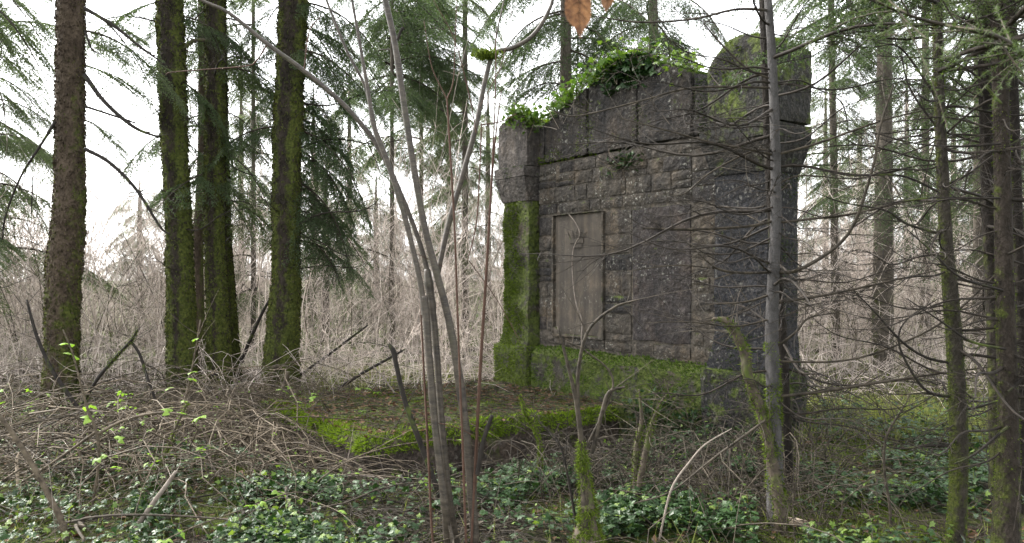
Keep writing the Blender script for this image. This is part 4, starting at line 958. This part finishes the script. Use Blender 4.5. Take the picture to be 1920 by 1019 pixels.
branch_thing('log', 'splintered pale broken stump at the left edge', 'stump', [(34, 925, 11), (33, 895, 10), (31, 865, 9), (35, 850, 3)], 5.6, 'white', 12, 8, .2)

# climbing stem on the smooth tablet
vs_ = [(1072, 403), (1086, 418), (1092, 440), (1082, 470), (1079, 520), (1088, 570), (1096, 600), (1098, 632), (1096, 655)]
Pv = np.array([to_world((U(a), -.045-.02*(k % 2), zh(b, a))) for k, (a, b) in enumerate(vs_)]); Pv = curve(Pv, 40)
vo = empty('climbing_stem', tuple(Pv[-1]), 'thin pale leafless stem climbing over the smooth tablet', 'plant'); V, _, Fq = tubes(Pv-Pv[-1], np.linspace(.006, .010, 40), 6); link('stem', mesh('stem', V, None, Fq), M['dead_pale'], vo)
# bramble canes arching through the brush: alike, so they share a label
def cane(x, y, az, L, hgt, leaves):
    n = 24; t = np.linspace(0, 1, n); z0 = float(H(x, y))
    px = x+np.cos(az)*L*t+.06*np.sin(t*5+x); py = y+np.sin(az)*L*t+.05*np.cos(t*4+y)
    pz = z0-.03+hgt*4*t*(1-t*.85)*.6+.02*np.sin(t*9)
    pz = np.maximum(pz, H(px, py)+.0)
    Pt = np.stack([px, py, pz], 1); R = np.linspace(.0055, .002, n)*random.uniform(.7, 1.2)
    o = empty('bramble_cane', (x, y, z0), 'thin bramble cane arching over the brush on the left', 'bramble', 'bramble canes in the left brush'); l = np.array(o.location)
    V, _, Fq = tubes(Pt-l, R, 5); link('cane', mesh('cane', V, None, Fq), M['bramble'], o)
    for k in range(leaves):
        i = random.randrange(5, n); link('leaf', LEAF3, None, o, tuple(Pt[i]-l), (random.uniform(-.6, .6), random.uniform(-.6, .6), random.uniform(0, 6.28)), (random.uniform(.5, .95),)*3)
for k in range(46):
    px_, py_ = random.uniform(-20, 640), random.uniform(770, 960); g = G(px_, py_)
    cane(float(g[0]), float(g[1]), random.uniform(0, 6.28), random.uniform(.8, 1.9), random.uniform(.25, .75), random.choice([0, 2, 3, 5, 6]))

# ------------------------------------------------------------------ undergrowth nobody could count
def arcs(n, xf, L, hgt, r0, S=3, K=7):
    x, y = xf(n); az = rng.uniform(0, 6.283, n); l = rng.uniform(*L, n); h = rng.uniform(*hgt, n); t = np.linspace(0, 1, K)[None]
    Px = x[:, None]+np.cos(az)[:, None]*l[:, None]*t+rng.normal(0, .05, (n, K)).cumsum(1)*l[:, None]; Py = y[:, None]+np.sin(az)[:, None]*l[:, None]*t+rng.normal(0, .05, (n, K)).cumsum(1)*l[:, None]
    Pz = H(Px, Py)+h[:, None]*4*t*(1-t)+rng.uniform(0, .05, (n, 1))
    return tubes(np.stack([Px, Py, Pz], -1), np.linspace(1, .4, K)[None]*rng.uniform(.5, 1.3, (n, 1))*r0, S)
def in_view(n, d0, d1, x0, x1):
    d = np.sqrt(rng.uniform(d0*d0, d1*d1, n)); px = rng.uniform(x0, x1, n); return (px-CX)/F*d, d
ca, sa = math.cos(mon.rotation_euler.z), math.sin(mon.rotation_euler.z)
def plat_local(x, y):
    dx, dy = x-A0[0], y-A0[1]; return dx*ca+dy*sa, -dx*sa+dy*ca
def off_platform(x, y, mrg=.0):
    a, b = plat_local(x, y)
    return ~((a > ps_l-mrg) & (a < ps_r+mrg) & (b > -ps_out-mrg) & (b < .5)) & ~((a > -.2) & (a < LW+.2) & (b > -.2) & (b < .5))
def zone(n, px0, px1, py0, py1):
    px = rng.uniform(px0, px1, n); py = rng.uniform(py0, py1, n); d = CAMZ*F/(py-HY)
    return (px-CX)/F*d, d
mb = MB()
mb.add(*arcs(850, lambda n: zone(n, -80, 620, 725, 930), (.4, 1.5), (.02, .30), .0042))
mb.add(*arcs(260, lambda n: zone(n, -80, 620, 735, 940), (.7, 2.2), (.12, .55), .0062, 4, 9))
mb.add(*arcs(600, lambda n: zone(n, 330, 620, 745, 860), (.3, 1.1), (.02, .30), .0038))
tag(link('bramble_tangle', mb.mesh('bramble_tangle'), M['bramble']), 'tangle of dead brambles piled over the ground at left', 'brambles', kind='stuff')
mb = MB()
mb.add(*arcs(8500, lambda n: in_view(n, 4.2, 13, -150, 2050), (.12, .7), (0, .05), .0035, 3, 5))
mb.add(*arcs(450, lambda n: zone(n, 1120, 1480, 800, 960), (.3, 1.0), (.03, .25), .0035, 3, 6))
mb.add(*arcs(500, lambda n: zone(n, 640, 960, 940, 1060), (.2, .8), (.0, .10), .0032, 3, 6))
mb.add(*arcs(200, lambda n: zone(n, 1300, 1580, 800, 1010), (.4, 1.3), (.08, .5), .0040, 4, 8))
mb.add(*arcs(150, lambda n: zone(n, 960, 1280, 800, 960), (.3, 1.0), (.1, .45), .0036, 4, 8))
mb.add(*arcs(450, lambda n: in_view(n, 4.3, 7.5, -100, 2000), (.3, 1.0), (.08, .2), .0032, 3, 7))
mb.add(*arcs(45, lambda n: zone(n, -80, 1900, 800, 1050), (.6, 1.6), (.02, .15), .011, 6, 9))
tag(link('fallen_twigs', mb.mesh('fallen_twigs'), M['dead']), 'dead twigs strewn over the forest floor', 'twigs', kind='stuff')

# ivy carpet
IV = [(0, 0, 0), (.0, -.30, .02), (.30, -.42, -.06), (.36, -.10, .0), (.62, .05, -.10), (.30, .22, .0), (.0, .75, -.14), (-.30, .22, .0), (-.62, .05, -.10), (-.36, -.10, .0), (-.30, -.42, -.06)]
IT = [(0, k, k+1) for k in range(1, 10)]+[(0, 10, 1)]
def ivy(name, label, zones, mat, sz=(.020, .058), tilt=.62, lift=(.0, .16)):
    ps = []
    for (x0, x1, y0, y1, n) in zones:
        x, y = zone(n, x0, x1, y0, y1); k = off_platform(x, y)
        dn = np.array([noise.noise((a*1.7, b*1.7, 4.)) for a, b in zip(x, y)]); k &= (dn+.22 > rng.random(n)*.6)
        x, y = x[k], y[k]; ps.append(np.stack([x, y, H(x, y)+rng.uniform(*lift, len(x))], 1))
    p = np.concatenate(ps); V, T = scatter(IV, IT, p, rot_rand(len(p), tilt), rng.uniform(sz[0]**.5, sz[1]**.5, len(p))**2)
    tag(link(name, mesh(name, V, T, None, False), mat), label, 'ivy', kind='stuff')
ivy('ivy_carpet', 'glossy dark ivy leaves carpeting the forest floor', [(250, 640, 875, 1080, 9000), (560, 860, 900, 1080, 2600), (880, 1110, 850, 960, 4500), (1130, 1420, 850, 1060, 7500),
    (1220, 1420, 775, 850, 2600), (1500, 1860, 820, 960, 6500), (1500, 1920, 940, 1080, 1500), (-60, 300, 880, 1080, 3000), (900, 1180, 950, 1080, 1500), (-100, 250, 740, 880, 1500), (1540, 1950, 760, 830, 2500)], M['ivy'])
ivy('ivy_seedlings', 'yellow green young ivy and bramble leaves between the darker ivy', [(250, 640, 875, 1080, 1300), (560, 1110, 860, 1080, 900), (1130, 1420, 800, 1060, 900), (1500, 1900, 760, 1060, 1600), (-60, 300, 800, 1080, 900)], M['ivy_young'], (.018, .045), .7, (.02, .2))
ivy('bramble_leaves', 'small green leaves sprouting all through the left brush pile', [(-80, 640, 735, 930, 2600)], M['ivy_young'], (.010, .026), .8, (.03, .34))
# moss and grass on the ground
x, y = in_view(110000, 4.3, 13, -100, 2020); xr, yr = zone(34000, 1400, 1960, 800, 1080); xl, yl = zone(22000, -60, 760, 730, 1000); xr, yr = np.concatenate([xr, xl]), np.concatenate([yr, yl]); x = np.concatenate([x, xr]); y = np.concatenate([y, yr]); k = off_platform(x, y); x, y = x[k], y[k]
dn = np.array([noise.noise((a*1.1, b*1.1, 9.)) for a, b in zip(x, y)]); k = dn+.2 > rng.random(len(x))*.55; x, y = x[k], y[k]
p = np.stack([x, y, H(x, y)], 1); V, T = blades(p, np.tile([0, 0, 1.], (len(p), 1)), .03, .005, .5, 0)
tag(link('ground_moss', mesh('ground_moss', V, T, None, False), M['moss']), 'green moss growing in patches on the forest floor', 'moss', kind='stuff')
x1_, y1_ = zone(9000, 1480, 1960, 640, 850); x2_, y2_ = zone(3000, 500, 900, 690, 770); x3_, y3_ = zone(500, 0, 1920, 850, 1050)
x = np.concatenate([x1_, x2_, x3_]); y = np.concatenate([y1_, y2_, y3_]); k = off_platform(x, y); x, y = x[k], y[k]
p = np.stack([x, y, H(x, y)], 1); V, T = blades(p, np.tile([0, 0, 1.], (len(p), 1)), .14, .006, .35, 0)
tag(link('grass', mesh('grass', V, T, None, False), M['grass']), 'thin pale grass in the open behind the right trunks', 'grass', kind='stuff')
# dead leaves
DL = [(0, -.5, .0), (.28, -.1, .08), (.2, .3, .05), (0, .6, -.03), (-.2, .3, .05), (-.28, -.1, .08), (0, .05, -.03)]
DT = [(6, 0, 1), (6, 1, 2), (6, 2, 3), (6, 3, 4), (6, 4, 5), (6, 5, 0)]
x, y = in_view(9000, 4.3, 14, -100, 2020); k = off_platform(x, y); x, y = x[k], y[k]; p = np.stack([x, y, H(x, y)+.015], 1)
a = rng.uniform(ps_l, ps_r, 2600); b = rng.uniform(-ps_out, -.2, 2600); pw = to_world(np.stack([a, b, np.full(2600, .025)], 1))
p = np.concatenate([p, pw]); V, T = scatter(DL, DT, p, rot_rand(len(p), .45), rng.uniform(.025, .07, len(p)))
tag(link('leaf_litter', mesh('leaf_litter', V, T, None, False), M['litter']), 'brown dead leaves littering the ground and the platform', 'leaves', kind='stuff')
# twigs lying on the platform
n = 700; a = rng.uniform(ps_l, ps_r, n); b = rng.uniform(-ps_out, -.2, n); az = rng.uniform(0, 6.28, n); l = rng.uniform(.1, .45, n); t_ = np.linspace(0, 1, 4)[None]
Pl = np.stack([a[:, None]+np.cos(az)[:, None]*l[:, None]*t_, np.minimum(b[:, None]+np.sin(az)[:, None]*l[:, None]*t_, -.2), .03+rng.uniform(0, .02, (n, 4))], -1)
V, _, Fq = tubes(to_world(Pl), np.full((n, 4), .0028), 3)
tag(link('platform_twigs', mesh('platform_twigs', V, None, Fq), M['dead']), 'dead twigs lying on the stone platform', 'twigs', kind='stuff')
# ------------------------------------------------------------------ ivy growing over the top of the monument
def ivy_clump(label, pts, n, spread, mat, sz=(.05, .10), hang=0):
    cs = np.array(pts); p = cs[rng.integers(0, len(cs), n)]+rng.normal(0, 1, (n, 3))*np.array(spread)
    wp = to_world(p); o = empty('ivy_plant', tuple(to_world(cs[0])), label, 'ivy'); l = np.array(o.location)
    V, T = scatter(IV, IT, wp-l, rot_rand(n, .9), rng.uniform(*sz, n))
    tag(link('leaves', mesh('leaves', V, T, None, False), mat, o), kind='stuff')
    st = []
    for k in range(26):
        a = to_world(cs[rng.integers(0, len(cs))]+np.array([0, 0, -.03])); e = a+rng.normal(0, .16, 3)+[0, 0, .05]; st.append(curve([a-l, (a+e)/2-l+rng.normal(0, .05, 3), e-l], 6))
    V, _, Fq = tubes(np.array(st), np.full((26, 6), .004), 4); tag(link('stems', mesh('stems', V, None, Fq), M['dead_moss'], o), kind='stuff')
us = [U(x_) for x_ in np.linspace(1035, 1165, 14)]
ivy_clump('bright green ivy climbing the left slope of the pediment', [(u_, -.02, top_z(u_)+.05) for u_ in us], 640, (.09, .12, .05), M['ivy_sun'], (.035, .08))
us = [U(x_) for x_ in np.linspace(1150, 1290, 12)]
ivy_clump('bushy ivy crowning the top of the pediment', [(u_, .12, top_z(u_)+.16-.012*q) for q, u_ in enumerate(us)], 300, (.14, .16, .09), M['ivy_sun'], (.035, .08))
ivy_clump('dark ivy hanging below the top of the pediment', [(u_, -.06, top_z(u_)-.10) for u_ in us[:6]], 420, (.10, .03, .08), M['ivy'])
ivy_clump('yellow green ivy tuft on the left pier top', [(u_, -.12, zB-.02-.25*max(0, u_-.4)) for u_ in (.25, .35, .45, .55, .62, .68)], 520, (.06, .06, .07), M['ivy_sun'], (.04, .07))
ivy_clump('little dark ivy patch rooted in the rubble stones', [(U(1165), -.03, zh(305, 1165)), (U(1180), -.03, zh(300, 1180))], 120, (.10, .015, .07), M['ivy'], (.03, .06))
ivy_clump('dark ivy mound against the foot of the right plinth', [(U(x_), -.24, -.05) for x_ in (1230, 1260, 1300, 1330)], 380, (.12, .06, .13), M['ivy'], (.03, .065))

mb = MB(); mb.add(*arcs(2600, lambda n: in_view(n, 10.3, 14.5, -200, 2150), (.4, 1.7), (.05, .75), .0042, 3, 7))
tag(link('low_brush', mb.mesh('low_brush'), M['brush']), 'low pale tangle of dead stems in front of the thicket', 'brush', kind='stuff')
# ------------------------------------------------------------------ leafless thicket behind everything
def thicket(n, d0, d1, x0, x1, h0, h1):
    x, y = in_view(int(n*1.7), d0, d1, x0, x1); kk = np.array([noise.noise((a*.55, b*.55, 6.)) for a, b in zip(x, y)])+.32 > rng.random(len(x))*.75; x, y = x[kk], y[kk]; n = len(x); z = H(x, y); hh = rng.uniform(h0, h1, n)*np.array([1+.55*noise.noise((a*.45, b*.3, 2.)) for a, b in zip(x, y)])*(1+.5*np.clip((y-14)/9, 0, 1)); K = 7; t = np.linspace(0, 1, K)[None]
    lx, ly = rng.normal(0, .30, n), rng.normal(0, .30, n)
    Pn = np.stack([x[:, None]+lx[:, None]*hh[:, None]*t**1.5+rng.normal(0, .06, (n, K)).cumsum(1), y[:, None]+ly[:, None]*hh[:, None]*t**1.5+rng.normal(0, .025, (n, K)).cumsum(1), z[:, None]-.05+hh[:, None]*t], -1)
    Rn = np.linspace(1, .2, K)[None]*rng.uniform(.004, .010, (n, 1))*np.sqrt(hh/2)[:, None]
    mb = MB(); mb.add(*tubes(Pn, Rn, 3))
    m = n*9; i = rng.integers(0, n, m); k = rng.integers(1, K-1, m); b = Pn[i, k]; l = rng.uniform(.25, 1.1, m)[:, None]; az = rng.uniform(0, 6.28, m)
    d = norm(np.stack([np.cos(az)*.8, np.sin(az)*.8, rng.uniform(.1, 1.2, m)], 1)); u = np.linspace(0, 1, 4)[None, :, None]
    Pt = b[:, None]+d[:, None]*l[:, None]*u+rng.normal(0, .12, (m, 1, 3))*l[:, None]*u**2
    mb.add(*tubes(Pt, np.tile(np.linspace(.0045, .0015, 4), (m, 1)), 3)); return mb
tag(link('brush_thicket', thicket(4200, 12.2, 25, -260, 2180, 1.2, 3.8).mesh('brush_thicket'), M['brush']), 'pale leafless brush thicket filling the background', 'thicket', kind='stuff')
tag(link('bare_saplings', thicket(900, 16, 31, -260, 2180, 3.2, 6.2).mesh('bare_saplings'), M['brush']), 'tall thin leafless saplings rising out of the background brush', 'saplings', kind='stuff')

tag(link('brown_brush', thicket(420, 12.4, 20, -260, 2180, 1.2, 3.4).mesh('brown_brush'), M['dead_moss']), 'darker brown and mossy stems scattered through the pale thicket', 'brush', kind='stuff')
